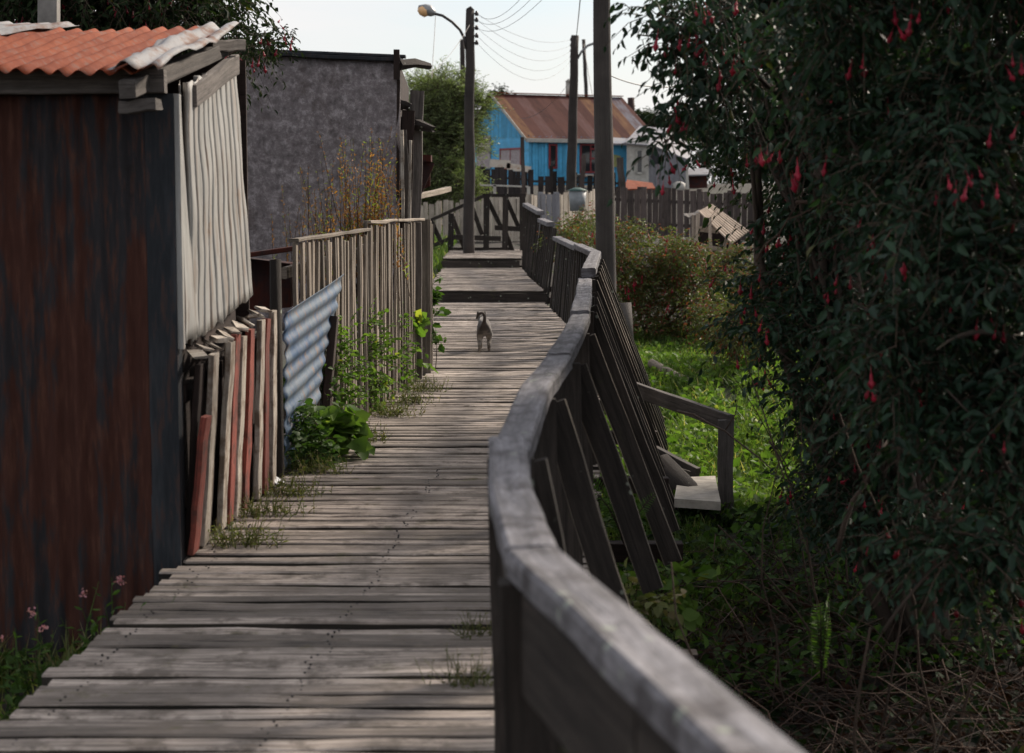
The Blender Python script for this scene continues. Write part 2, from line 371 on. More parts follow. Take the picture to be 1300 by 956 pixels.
def build_ground():
    xs = sorted(set([round(v, 3) for v in list(np.arange(-14, 14.01, .35))]+[-1500,-700,-300,-120,-60,-35,-24,-18,18,24,35,60,120,300,700,1500]))
    ys = sorted(set([round(v, 3) for v in list(np.arange(-6, 60.01, .4))]+[-600,-150,-40,-15,64,68,72,76,80,85,90,95,100,110,125,150,200,300,450,700,1100,1800]))
    mb = MB(); nx = len(xs)
    for y in ys:
        for x in xs: mb.v.append(Vector((x, y, gnd(x, y))))
    for j in range(len(ys)-1):
        for i in range(nx-1):
            a = j*nx+i; mb.f.append((a, a+1, a+nx+1, a+nx)); mb.uv.append([(0,0)]*4); mb.r.append(.5); mb.mi.append(0); mb.sm.append(True)
    mb.build('ground', M['ground'], kind='structure', label='dark soil and turf sloping down beside the boardwalk')
build_ground()

# ---------------------------------------------------------------- boardwalk
def walk_z(y):
    if y < 27.0: return 0.0
    if y < 35.5: return .18
    return .36
def build_walk():
    root = empty('boardwalk', (0, 5, 0), 'weathered plank boardwalk climbing two steps between the sheds and the railing', None, None, 'structure')
    for (ya, yb, z) in ((.9, 26.93, 0.0), (26.96, 35.44, .18), (35.47, 41.5, .36)):
        mb = MB(); y = ya
        while y < yb:
            w = U(.07,.115) if y < 14 else U(.085,.15)
            if y+w > yb: w = yb-y
            if w < .03: break
            yc = y+w/2
            l = interp(LEFTX, yc)-U(.0, .05)-(.05*random.random() if y < 11 else 0); r = interp(RAILX, yc)+interp([(17,.05),(21,-.04),(27,-.17),(31,-.2),(35.5,-.1),(40,0)], yc)+U(-.01, .07 if yc < 18 else .02)
            yw = U(-.012, .012); dz = U(-.007, .006)
            seg = 7
            mb.board((l, yc-yw+U(-.005,.005), z-.02+dz+U(-.004,.004)), (r, yc+yw, z-.02+dz+U(-.004,.004)), w-.003, .04, ch=.007, seg=seg, wob=.004, wj=.045)
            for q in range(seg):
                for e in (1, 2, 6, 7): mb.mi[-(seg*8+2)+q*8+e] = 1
            if y < 10.5:
                for fx in (.07, .5, .93):
                    for fy in (.28, .72):
                        nx = l+(r-l)*fx+U(-.015,.015); ny = y+w*fy+U(-.006,.006)
                        mb.tube([(nx,ny,z-.01+dz),(nx,ny,z+.0035+dz)], .0042, n=6, mi=2, smooth=False)
            y += w+(U(.011, .019) if random.random() < .8 else U(.02, .03))*(1 if y < 10 else .7)
        mb.build('planking', [M['deck'], M['deckedge'], M['iron']], root)
    for (yy, z0, z1) in ((27.0, -.03, .135), (35.5, .15, .315)):
        mb = MB(); l = interp(LEFTX, yy)-.05; r = interp(RAILX, yy)-.12
        mb.board((l, yy-.045, (z0+z1)/2), (r, yy-.045, (z0+z1)/2), .035, z1-z0, seg=4, wob=.002)
        mb.build('step_riser', M['raildark'], root)
    for off in (.12, .5, .85):
        mb = MB(); prev = None
        ys = [1.0,4.0,7.5,11,14.5,18.2,22,26.9]
        for a, b in zip(ys, ys[1:]):
            f = lambda y: interp(LEFTX, y)+.02+off*.95*(interp(RAILX, y)-interp(LEFTX, y))
            mb.board((f(a), a, -.13), (f(b), b, -.13), .08, .16, seg=2)
        mb.build('stringer_beam', M['darkboard'], root)
    for yy in (2.4,4.7,7.1,9.4,11.6,13.9,16.1,18.3,20.6,23,25.4,29,32.5,37.5):
        z = walk_z(yy); mb = MB()
        for x in (interp(LEFTX, yy)+.06, interp(RAILX, yy)-.12):
            mb.box((x, yy, (gnd(x, yy)-.1+z-.22)/2), .1, .1, max(.05, z-.22-gnd(x, yy)+.1))
        mb.board((interp(LEFTX, yy)-.02, yy, z-.27), (interp(RAILX, yy)+.55, yy, z-.27), .1, .1)
        mb.build('cross_beam', M['darkboard'], root)
    return root
build_walk()

# ---------------------------------------------------------------- the railing
def cap(mb, pts, w=.10, t=.06, seg=6, j=.0):
    full = []
    for a, b in zip(pts, pts[1:]):
        a, b = Vector(a), Vector(b)
        for i in range(seg): full.append(a.lerp(b, i/seg))
    full.append(Vector(pts[-1]))
    full = [p+Vector((U(-j,j), 0, U(-j,j))) for p in full]
    a, b = w/2, t/2; c = .008
    sec = [(-a+c,-b),(a-c,-b),(a,-b+c),(a,0),(a,b-c),(a-c,b),(a*.4,b+.002),(-a*.3,b-.002),(-a+c,b),(-a,b-c),(-a,0),(-a,-b+c)]
    mb.loft(full, sec, scales=[(1+U(-.022,.022), 1+U(-.03,.03)) for _ in full], jit=.0012)
def build_rail():
    root = empty('wooden_railing', (0.2, 9, 0), 'long crooked grey wooden railing with leaning braces along the right edge of the boardwalk', 'railing')
    H = .94
    # cap rails, piece by piece
    caps = [([(.54,.75,H-.015),(.375,1.6,H),(.197,2.45,H),(.04,3.2,H)], .10, .056),
            ([(.036,3.22,H+.002),(-.004,3.95,H),(-.012,4.72,H)], .095, .056),
            ([(-.005,4.66,H-.03),(.075,6.0,H-.005),(.19,7.15,H)], .10, .065),
            ([(.185,7.1,H+.012),(.29,8.5,H),(.37,9.7,H)], .10, .06),
            ([(.36,9.6,H+.02),(.46,11.6,H),(.555,13.8,H)], .105, .06),
            ([(.58,13.75,H+.07),(.72,16.2,H+.06),(.84,18.2,H+.06)], .11, .07),
            ([(.84,18.1,H+.065),(.77,21.1,H+.06)], .11, .06),
            ([(.775,21.0,H+.04),(.655,26.7,H+.02)], .12, .06)]
    for pts, w, t in caps:
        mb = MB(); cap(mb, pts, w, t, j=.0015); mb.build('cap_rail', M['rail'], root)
    for pts in ([(.60,28.2,1.14),(.50,31.2,1.16)], [(.50,31.6,1.28),(.40,33.6,1.33),(.27,35.8,1.40)]):
        mb = MB(); cap(mb, pts, .13, .07); mb.build('cap_rail', M['rail'], root)
    # fascia board under the near cap, on the inner face
    mb = MB()
    for a, b in ((1.0,2.45),(2.46,3.2),(3.22,4.7)):
        mb.board((interp(RAILX,a)-.01, a, .80), (interp(RAILX,b)-.01, b, .80), .03, .19, seg=4, wob=.002)
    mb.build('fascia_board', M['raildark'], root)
    mb = MB()
    mb.board((interp(RAILX,1.0)+.015, 1.0, .34), (interp(RAILX,3.2)+.015, 3.2, .34), .03, .13); mb.board((interp(RAILX,3.2)+.015, 3.2, .34), (interp(RAILX,4.7)+.015, 4.7, .34), .03, .13)
    mb.build('mid_rail', M['raildark'], root)
    # posts and braces
    posts = [1.7, 3.2, 4.72, 6.1, 7.4, 9.0, 10.7, 12.3, 13.7, 15.2, 16.7, 18.15]
    for i, y in enumerate(posts):
        x = interp(RAILX, y); top = H-.03 if y < 13.6 else H+.02
        g = gnd(x+.1, y)
        mb = MB(); lean = U(-.015,.015)
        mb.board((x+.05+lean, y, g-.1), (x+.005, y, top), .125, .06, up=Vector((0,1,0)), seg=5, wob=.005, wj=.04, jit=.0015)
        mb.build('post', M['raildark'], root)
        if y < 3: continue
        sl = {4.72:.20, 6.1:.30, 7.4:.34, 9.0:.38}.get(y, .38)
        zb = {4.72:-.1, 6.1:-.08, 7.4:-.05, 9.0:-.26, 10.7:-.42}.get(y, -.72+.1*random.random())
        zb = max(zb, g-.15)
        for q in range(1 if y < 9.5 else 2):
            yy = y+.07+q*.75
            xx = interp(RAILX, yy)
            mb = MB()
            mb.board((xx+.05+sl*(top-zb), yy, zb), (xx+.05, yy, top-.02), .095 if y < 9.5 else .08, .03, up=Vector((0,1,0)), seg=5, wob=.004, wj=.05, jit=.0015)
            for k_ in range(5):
                for e in (1, 2, 3, 5, 6, 7): mb.mi[-(5*8+2)+k_*8+e] = 1  # edge faces take the painted sunlit tone, broad faces stay dark
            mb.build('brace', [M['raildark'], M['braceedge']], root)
    # upright boarding on the far stretch
    y = 18.3
    while y < 35.6:
        x = interp(RAILX, y); z = walk_z(y); top = interp([(18,H+.03),(21,H+.03),(26.7,H-.01),(26.8,1.10),(31.3,1.12),(31.4,1.24),(33.6,1.29),(36,1.36)], y)
        mb = MB(); w = U(.13,.19)
        mb.board((x+.06+U(-.01,.01)+interp([(17,-.02),(21,-.1),(27,-.18),(31,-.2),(35.5,-.1)], y), y, -.35 if y < 27 else -.1), (x+.02, y+U(-.02,.02), top-.01*random.random()), .035, w, up=Vector((0,1,0)), seg=3, wob=.004)
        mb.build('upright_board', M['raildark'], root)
        y += w+U(.16,.38) if y < 26 else w+U(.2,.5)
    # end post
    mb = MB(); mb.board((.26,35.9,.0), (.27,35.9,1.42), .13,.13, up=Vector((0,1,0)), seg=3, wob=.003); mb.build('post', M['raildark'], root)
    # braces at the far stretch
    for y in (19.6, 21.2):
        x = interp(RAILX, y); mb = MB()
        mb.board((x+.55, y, -.7), (x+.06, y, .9), .13, .035, up=Vector((0,1,0)), seg=3, wob=.004); mb.build('brace', M['raildark'], root)
build_rail()

def far_rail():
    Y = 40.6
    root = empty('far_railing', at(600, 318, Y), 'dark cross-braced railing closing the far end of the boardwalk behind the steps', 'railing')
    P = lambda x, y, d=0: at(x, y, Y+d)
    tops = [(520,292),(545,279),(581,266),(614,248),(640,247),(665,247)]
    mb = MB()
    mb.board(P(520,292), P(614,249), .09, .075, seg=6, wob=.006); mb.board(P(613,248), P(668,248), .09, .075, seg=3, wob=.004)
    mb.build('top_rail', M['raildark'], root)
    for (x, y0, y1) in ((572,271,320),(617,250,320),(641,249,321),(664,248,322),(548,281,318)):
        mb = MB(); mb.board(P(x,y1+4), P(x+U(-1,1),y0), .13, .09, up=Vector((0,1,0)), seg=3, wob=.006); mb.build('post', M['raildark'], root)
    for (xa,ya,xb,yb) in ((618,251,637,290),(642,251,659,290),(599,262,612,298),(573,272,589,314),(549,283,562,312),(640,290,651,320)):
        mb = MB(); mb.board(P(xb,yb,.1), P(xa,ya,.1), .10, .05, up=Vector((0,1,0))); mb.build('brace', M['raildark'], root)
    mb = MB()
    mb.board(P(628,289), P(664,291), .06, .11); mb.board(P(545,314), P(575,301), .06, .09); mb.board(P(575,301), P(636,303), .06, .11); mb.board(P(545,317,.2), P(650,317,.2), .08,.1)
    mb.build('mid_rail', M['raildark'], root)
far_rail()

# ---------------------------------------------------------------- corrugated sheet helper
def corr_sheet(name, P00, P10, P01, P11, nrm, period, amp, m, parent, along='u', nper=10, dent=.0, label=None, nv=10, seed=0, edge=.0, profile=1.0):
    """ridges run along v; the wave goes along u"""
    P00, P10, P01, P11 = map(Vector, (P00, P10, P01, P11)); nrm = Vector(nrm).normalized()
    Lu = (P10-P00).length; Lv = (P01-P00).length
    nu = max(8, int(Lu/period*nper)); mb = MB()
    def fn(u, v):
        p = P00.lerp(P10, u).lerp(P01.lerp(P11, u), v)
        w = math.sin(2*math.pi*u*Lu/period+seed)
        w = (1-2*math.exp(-((math.asin(max(-1,min(1,math.sin(math.pi*(u*Lu/period+seed*.37)))))/.27)**2))) if profile < 0 else math.copysign(abs(w)**profile, w)
        d = dent*mnoise.noise(Vector((u*Lu*2.3+seed, v*Lv*2.3, seed)))+dent*.5*mnoise.noise(Vector((u*Lu*7+seed, v*Lv*5, seed)))
        q = p+nrm*(w*amp+d)
        if edge and (v == 0 or v == 1): q = q+(P01-P00).normalized()*edge*mnoise.noise(Vector((u*Lu*9, v*5, seed)))
        return q
    mb.grid(fn, nu, nv, Lu, Lv)
    return mb.build(name, m, parent, label=label, solid=.0015)
# ---------------------------------------------------------------- rusty shed beside the walk
def shed():
    root = empty('rusty_shed', (-2.3, 8.6, -.5), 'low rusty shed of dark corrugated sheets under a red corrugated roof', 'shed')
    xr = -1.455; yf = 7.85
    # front wall facing the walk's near end
    corr_sheet('front_wall', (-4.6,yf,-.62), (xr-.12,yf,-.62), (-4.6,yf,2.05), (xr-.12,yf,2.05), (0,-1,0), .105, .013, M['rust_wall'], root, dent=.018, nv=16, seed=3)
    mb = MB(); mb.slab((xr-.125,yf-.014,-.6), (xr,yf-.014,-.6), (xr+.005,yf-.014,2.03), (xr-.12,yf-.014,2.03), .012); mb.quad((xr,yf-.014,-.6),(xr+.002,yf+.10,-.6),(xr+.004,yf+.10,2.03),(xr+.005,yf-.014,2.03))
    mb.build('corner_flashing', M['zincflash'], root, 'dark slate-blue corner strip of the shed')
    # eave beam and roof
    mb = MB(); mb.board((-4.7,yf-.05,2.06), (xr-.02,yf-.05,2.08), .07, .10, seg=6, wob=.004); mb.build('eave_beam', M['barnwood'], root)
    zf, zb = 2.105, 2.455; yb = 9.55; yo = 7.55
    def RZ(y): return zf+(zb-zf)*(y-yo)/(yb-yo)
    nr = (0, -.17, 1)
    corr_sheet('roof', (-4.2,yo,RZ(yo)+.006), (-1.53,yo,RZ(yo)), (-4.2,yb,RZ(yb)+.006), (-1.47,yb,RZ(yb)), nr, .086, .013, M['rust_roof'], root, dent=.012, nv=14, seed=1, edge=.05, label='red rusty corrugated roof sheets')
    corr_sheet('roof_sheet', (-4.3,8.55,RZ(8.55)+.035), (-2.62,8.75,RZ(8.75)+.03), (-4.3,yb+.12,RZ(yb+.1)+.035), (-2.28,yb+.12,RZ(yb+.1)+.03), nr, .086, .013, M['white_roof'], root, dent=.02, nv=8, seed=1, edge=.03, label='worn whitish sheet at the back of the shed roof')
    corr_sheet('roof_sheet', (-1.66,yo-.03,RZ(yo)+.02), (-1.46,yo+.0,RZ(yo)-.005), (-1.64,yb+.02,RZ(yb)+.04), (-1.42,yb+.02,RZ(yb)+.03), nr, .11, .017, M['white_roof'], root, dent=.045, nv=12, seed=4, edge=.08, label='crumpled white and rusty edge sheet of the shed roof')
    # rafter ends
    for (a, b, w, t) in (((-1.58,yo-.02,2.03),(-1.48,9.35,2.34),.07,.075), ((-1.47,7.62,1.975),(-1.62,7.64,1.96),.10,.05), ((-1.43,8.2,2.04),(-1.425,9.45,2.27),.04,.10), ((-1.52,9.1,2.33),(-1.40,9.38,2.36),.09,.055)):
        mb = MB(); mb.board(a, b, w, t, seg=4, wob=.004, jit=.003); mb.build('rafter', M['barnwood'], root)
    # cream sheets on the side facing the walk (leaning outward at the foot)
    def side(name, ya, yb_, za, zb_, xa, xb, m, amp, per, dent, seed, lab):
        return corr_sheet(name, (xa,ya,za), (xb,yb_,zb_), (xa+.0,ya,2.07+(ya-7.9)*.13), (xb-.07,yb_,2.07+(yb_-7.9)*.13), (1,0,0), per, amp, m, root, dent=dent, nv=22, seed=seed, edge=.03, label=lab, profile=-1, nper=14)
    side('side_sheet', 7.90, 8.16, .95, .98, xr+.022, xr+.04, M['white_wall'], .004, .3, .006, 2, 'flat cream sheet at the near corner of the shed side')
    side('side_sheet', 8.08, 9.42, .93, 1.08, xr+.012, -1.36, M['white_wall'], .013, .125, .013, 5, 'cream corrugated sheet, dented and bulging at the foot')
    mb = MB()
    mb.board((xr+.012,7.875,.93), (xr+.012,7.875,2.03), .03, .05, up=Vector((0,1,0)))
    mb.build('corner_post', M['white_wall'], root)
    # inner lower wall behind the boards and far side, so that nothing is open
    mb = MB(); mb.slab((xr-.03,yf+.1,-.6),(-1.40,9.42,-.6),(-1.47,9.42,2.2),(xr-.03,yf+.1,2.0),.02); mb.slab((xr-.03,yf+.1,-.6),(-1.37,10.0,-.6),(-1.37,10.0,.85),(xr-.03,yf+.1,.8),.02)
    mb.slab((-4.6,9.6,-.6),(xr+.06,9.6,-.6),(xr+.06,9.6,2.3),(-4.6,9.6,2.3),.02)
    mb.slab((-4.6,yf+.02,-.6),(-4.6,9.6,-.6),(-4.6,9.6,2.3),(-4.6,yf+.02,2.0),.02)
    mb.build('back_wall', M['darkboard'], root)
    # crumbly sill strip on top of the boards
    mb = MB(); n = 11
    for i in range(n):
        u = i/n; y = 7.98+u*1.75; x = -1.40+.08*u; z = .90+.115*u
        mb.board((x-.02,y,z+U(-.01,.01)), (x+.02+U(0,.02),y+.02,z-.015+U(-.01,.012)), .165, .014, up=Vector((0,0,1)), jit=.005, ch=.004, roll=U(-.2,.2))
    mb.build('sill', M['cream'], root)
shed()

def board_fence():
    root = empty('striped_board_fence', (-1.38, 9, 0), 'leaning upright fence boards painted red, cream and dark brown below the cream shed sheet', 'fence')
    cols = ['redboard','darkboard','cream','darkboard','cream','redboard','cream','redboard','darkboard','cream','redboard','cream']
    ys = [7.98,8.08,8.20,8.40,8.58,8.76,8.94,9.14,9.31,9.47,9.66,9.88]
    for i, (c, y) in enumerate(zip(cols, ys)):
        u = (y-7.9)/2.0; xb = -1.43+.11*u; xt = -1.36+.055*u
        zt = .86+.115*u+U(-.03,.02); zb = .01 if c != 'darkboard' else -.1
        if i == 0: zt = .62
        w = {'cream':.145,'redboard':.15,'darkboard':.15}[c]
        mb = MB(); off = 0 if c != 'darkboard' else -.04
        mb.board((xb+off, y-.03+U(-.03,.03), zb), (xt+off, y+U(-.02,.02), zt), .028, w, up=Vector((0,1,0)), seg=6, wob=.004, wj=.04, jit=.0015)
        mb.build('board', M[c], root, {'redboard':'flaking red board','cream':'weathered cream board','darkboard':'dark brown board'}[c])
    for z in (.25,.72):
        mb = MB(); mb.board((-1.47,7.98,z), (-1.36,9.95,z+.1), .04, .08); mb.build('rail', M['darkboard'], root)
board_fence()

o = MB(); o.tube([(-1.335,10.2,-.5),(-1.33,10.18,.3),(-1.325,10.15,1.24)], [.038,.036,.033], n=8, jit=.003)
o.build('fence_post', M['raildark'], None, 'dark rough upright post between the striped boards and the blue-grey corrugated sheet', 'post')
def zinc():
    Y0, Y1 = 10.3, 12.3
    TL = Vector((-1.295,Y0,.93)); TR = Vector((-1.135,12.1,1.07)); BL = Vector((-1.32,Y0,-.25)); BR = Vector((-1.27,10.75,-.2))
    ob = corr_sheet('corrugated_sheet', BL, TL, BR, TR, (1,0,0), .10, .009, M['zinc'], None, dent=.012, nv=16, seed=2, edge=.06)
    tag(ob, 'blue-grey corrugated sheet stood on edge in the gap before the picket fence', 'metal sheet')
    b = MB(); b.board((-1.22,11.4,-.3), (-1.155,11.75,.80), .05, .13, up=Vector((0,1,0)), seg=4, wob=.004)
    b.build('leaning_plank', M['darkboard'], None, 'dark plank leaning on the corrugated sheet at the start of the picket fence', 'plank')
    b = MB(); b.slab((-1.78,11.6,.85),(-1.42,11.6,.88),(-1.42,11.6,1.16),(-1.78,11.6,1.20),.25); b.board((-1.80,11.58,1.20),(-1.38,11.58,1.26),.3,.03)
    b.build('rusty_box', M['rustbox'], None, 'rusty red-brown metal box behind the corrugated sheet', 'box')
zinc()

def picket_fence():
    root = empty('picket_fence', (-1.0, 13.5, 0), 'tall fence of narrow grey upright pickets along the left edge of the boardwalk', 'fence')
    def FX(y): return interp([(10.9,-1.31),(11.7,-1.22),(13.3,-1.06),(16.2,-.79)], y)
    mb = MB(); y = 10.95
    while y < 15.75:
        w = U(.07,.12); x = FX(y)+U(-.008,.008); zt = (1.31 if y < 13.25 else 1.385)+U(-.035,.03)-(.03 if y > 14.5 else 0)
        lean = U(-.02,.02)
        mb.board((x+.0, y+lean, -.12+U(-.1,.1) if y > 11.3 else .2), (x, y, zt), .02, w, up=Vector((0,1,0)), seg=4, wob=.006, wj=.06, jit=.0012)
        y += w+U(.018,.045)
    mb.build('picket_panel', M['fence'], root)
    for (a, b, z0, z1) in ((10.9,13.3,1.13,1.18),(13.3,16.1,1.2,1.2),(10.9,16.1,.28,.25)):
        mb = MB(); mb.board((FX(a)-.06,a,z0),(FX(b)-.06,b,z1),.03,.07,seg=5,wob=.004); mb.build('rail', M['fence'], root)
    mb = MB(); mb.board((FX(10.9),10.9,1.325),(FX(13.3),13.3,1.345),.055,.022,seg=8,wob=.006,wj=.2); mb.board((FX(13.3),13.28,1.40),(FX(16.1),16.1,1.38),.055,.022,seg=8,wob=.006,wj=.2)
    mb.build('top_batten', M['fence'], root)
    for (x, y, h, w) in ((-.835,15.72,1.36,.10),(-.775,16.25,1.38,.09),(-.765,16.55,1.36,.06),(-.76,16.75,1.33,.06)):
        mb = MB(); mb.board((x+U(-.01,.01),y,-.3),(x,y,h),w,.09,up=Vector((0,1,0)),seg=4,wob=.004); mb.build('post', M['fence'] if y > 16 else M['barnwood'], root)
picket_fence()

def felt_building():
    Y = 17.2
    root = empty('felt_walled_outbuilding', at(400, 300, Y), 'outbuilding with a mottled grey tar-felt wall and ragged planks at its corner', 'outbuilding')
    P = lambda x, y, d=0: at(x, y, Y+d)
    mb = MB(); a, b, c, d = P(225,420), P(506,420), P(508,78), P(225,66)
    def fn(u, v):
        p = a.lerp(b, u).lerp(d.lerp(c, u), v); return p+Vector((0, .02*mnoise.noise(Vector((u*9, v*6, 1))), 0))
    mb.grid(fn, 36, 20, 2, 3); mb.build('felt_wall', M['felt'], root, solid=.03)
    mb = MB(); mb.slab(P(506,420,.0), P(516,420,3.4), P(519,112,3.4), P(508,82,.0), .03); mb.build('side_wall', M['darkboard'], root)
    mb = MB(); mb.board(P(225,64,.02), P(509,76,.02), .18, .035, seg=10, wob=.008); mb.board(P(225,60,3.0), P(515,72,3.0), .18, .03, seg=4)
    mb.slab(P(225,64,.05), P(508,77,.05), P(512,74,3.4), P(225,62,3.4), .03)
    mb.build('roof', M['zincflash'], root)
    mb = MB(); mb.board(P(503.5,101,-.06), P(503.5,63,-.06), .055, .05, up=Vector((0,1,0)), seg=2); mb.build('corner_post', M['darkboard'], root)
    for (p, q, r0, r1) in ((P(506,82,-.03), P(545,84,.3), .052, .04), (P(503,157,.4), P(551,163,.2), .09, .03), (P(506,133,.2), P(520,136,.2), .05, .04)):
        mb = MB(); mb.tube([p, p.lerp(q,.5)+Vector((0,0,.02)), q], [r0,(r0+r1)/2,r1], n=6, jit=.014, smooth=False); mb.build('beam', M['raildark'], root)
    for (x0,y0,x1,y1,w,m,dd) in ((517,300,513,165,.05,'barnwood',.1),(520,300,521,178,.025,'cream',-.02),(524,310,530,115,.13,'barnwood',.35),(530,310,524,190,.10,'barnwood',.5),(511,280,510,165,.03,'cream',-.05),(514,310,519,140,.12,'darkboard',.2)):
        mb = MB(); mb.board(P(x0,y0,dd), P(x1,y1,dd), w, .04, up=Vector((0,1,0)), seg=4, wob=.008, jit=.003); mb.build('plank', M[m], root)
    mb = MB(); mb.slab(P(520,205,1.5),P(547,205,1.5),P(547,197,1.5),P(520,195,1.5),.3); mb.board(P(528,245,1.6),P(545,205,1.6),.12,.04,up=Vector((0,1,0)))
    mb.slab(P(518,250,1.8),P(546,236,1.8),P(546,205,1.8),P(518,205,1.8),.05)
    mb.build('lean_to', M['rustbox'], root)
felt_building()
o = MB(); o.board(at(520,252,19.5), at(570,240,21.5), .06,.06, seg=3, wob=.01); o.build('pale_rail_pole', M['log'], None, 'pale bare pole lying level beside the ragged outbuilding corner', 'pole')

# ---------------------------------------------------------------- poles, lamp, wires
def upole(name, base, top, r0, r1, m, lab, insul=None, lamp=None):
    root = empty(name, base, lab, 'utility pole', None)
    b, t = Vector(base), Vector(top)
    mb = MB(); n = 9
    pts = [b.lerp(t, i/n)+Vector((U(-.012,.012),0,0)) for i in range(n+1)]
    mb.tube(pts, [r0+(r1-r0)*i/n+U(-.004,.004) for i in range(n+1)], n=14); mb.build('shaft', M[m], root)
    if insul:
        x0, zs, Y = insul
        for z in zs:
            mb = MB(); c = Vector((x0, Y, z))
            mb.tube([c-Vector((0,0,.05)), c-Vector((0,0,.02)), c+Vector((0,0,.02)), c+Vector((0,0,.05))], [.03,.045,.03,.02], n=10)
            mb.tube([c, Vector((t.x, Y, z))], .012, n=5); mb.build('insulator', M['insul'], root)
    if lamp: lamp(root)
    return root
Y1 = 38.5
pb, pt = at(595,318,Y1), at(597,12,Y1)
S1 = Y1/2300.0
def lamp1(root):
    P = lambda x, y: at(x, y, Y1-.05)
    mb = MB(); mb.tube([P(592,62),P(590,50),P(584,38),P(574,28),P(562,20),P(550,17)], .03, n=7); mb.build('lamp_arm', M['iron'], root)
    h = MB(); h.tube([P(553,17),P(549,16),P(544,13),P(538,11),P(531,9)], [.045,.09,.12,.10,.04], n=12); hd = h.build('lamp_head', M['lampmetal'], root)
    d = MB(); d.tube([P(546,16.5),P(541,15),P(535,12.5),P(531,11)], [.05,.12,.11,.05], n=12); d.build('lamp_bowl', M['amber'], hd)
r = upole('street_lamp_pole', pb-Vector((0,0,.4)), pt, .125, .09, 'poledark', 'dark wooden pole with a curved-arm amber street lamp beyond the far railing', insul=(at(605,20,Y1).x, [at(0,y,Y1).z for y in (17,25,35,45,54)], Y1), lamp=lamp1)
mb = MB(); mb.tube([at(597,12,Y1), at(597.5,8,Y1)], [.09,.01], n=8)
mb.build('pole_tip', M['poledark'], r)
Y2 = 60
P2 = lambda x, y: at(x, y, Y2)
def lamp2(root):
    mb = MB(); mb.tube([P2(731,78),P2(738,66),P2(746,58),P2(757,54)], .045, n=6); mb.build('lamp_arm', M['lampmetal'], root)
upole('utility_pole', P2(724,262), P2(730,45), .17, .13, 'poledark', 'dark leaning wooden pole with insulators in front of the blue house', insul=(P2(725,50).x, [P2(0,y).z for y in (50,57,64,71,77)], Y2), lamp=lamp2)
Y3 = 26
upole('utility_pole', at(771,462,Y3), at(762,-60,Y3), .150, .122, 'pole', 'thick weathered wooden pole rising beside the railing and the olive bush')
upole('utility_pole', at(589,200,75), at(587,50,75), .12, .10, 'poledark', 'thin far pole just behind the street lamp pole', insul=(at(585,60,75).x, [at(0,y,75).z for y in (56,62,68,74)], 75))
upole('utility_pole', at(747,180,105), at(741,50,105), .12, .10, 'pole', 'slender far pole standing behind the roof of the blue house')
mb = MB(); mb.board(at(62,110,10.6), at(62,-40,10.6), .11, .09, up=Vector((0,1,0)), seg=3, wob=.002)
mb.build('concrete_post', M['concrete'], None, 'square grey concrete post rising behind the shed roof', 'post')
mb = MB(); mb.board(at(665,255,48), at(663,174,48), .10, .09, up=Vector((0,1,0)), seg=3, wob=.01)
mb.build('bare_post', M['brownfence'], None, 'thin bare upright post in front of the blue gable', 'post')
mb = MB(); mb.board(at(700,252,52), at(700,210,52), .10, .09, up=Vector((0,1,0)), seg=3, wob=.02)
mb.build('bare_post', M['darkfence'], None, 'short dark leaning post below the narrow window of the blue house', 'post')
mb = MB(); mb.board(at(739,245,54), at(741,197,54), .14, .09, up=Vector((0,1,0)), seg=3, wob=.02)
mb.build('bare_post', M['brownfence'], None, 'stout brown post below the red-framed door', 'post')
mb = MB(); mb.board(at(791,250,50), at(787,200,50), .18, .12, up=Vector((0,1,0)), seg=3, wob=.02)
mb.build('bare_post', M['pole'], None, 'dark grey post just right of the thick pole, before the blue wall end', 'post')
mb = MB(); mb.board(at(842,278,43), at(845,238,43), .13, .10, up=Vector((0,1,0)), seg=3, wob=.02)
mb.build('bare_post', M['brownfence'], None, 'grey leaning post standing in the middle of the dark board fence', 'post')

def wire(a, b, sag, r, lab):
    a, b = Vector(a), Vector(b); n = 18; pts = []
    for i in range(n+1):
        t = i/n; p = a.lerp(b, t); p.z -= sag*4*t*(1-t); pts.append(p)
    mb = MB(); mb.tube(pts, r, n=4, smooth=False)
    mb.build('power_cable', M['iron'], None, lab, 'cable', 'cables strung between the poles')
ins1 = [at(605,y,Y1) for y in (17,25,35,45,54)]
ins2 = [P2(725,y) for y in (50,57,64,71,77)]
for i, (a, b) in enumerate(zip(ins1, ins2)):
    wire(a, b, .30+.10*i, .004, ['highest','second highest','middle','second lowest','lowest'][i]+' of the cables sagging from the lamp pole to the leaning pole')
for i in range(3):
    wire(ins1[i], at(705+i*18,-60,16), .30, .0035, ['leftmost','middle','rightmost'][i]+' thin cable rising from the lamp pole towards the top of the view')
wire(at(597,30,Y1), at(545,95,30), .1, .006, 'thin cable running down left from the lamp pole to the shed corner')
wire(at(553,20,Y1), at(548,100,33), .02, .006, 'thin cable hanging from the lamp arm')
wire(at(730,60,Y2), at(742,-60,25), .1, .01, 'thick cable rising steeply from the leaning pole')
wire(P2(730,95), at(660,150,85), .4, .008, 'cable from the leaning pole down to the roof of the blue house')
wire(at(741,55,105), at(752,120,95), .1, .018, 'stay cable slanting down from the slender far pole')
wire(at(762,90,Y3), at(940,72,30), .35, .008, 'cable passing from the thick pole into the fuchsia foliage')

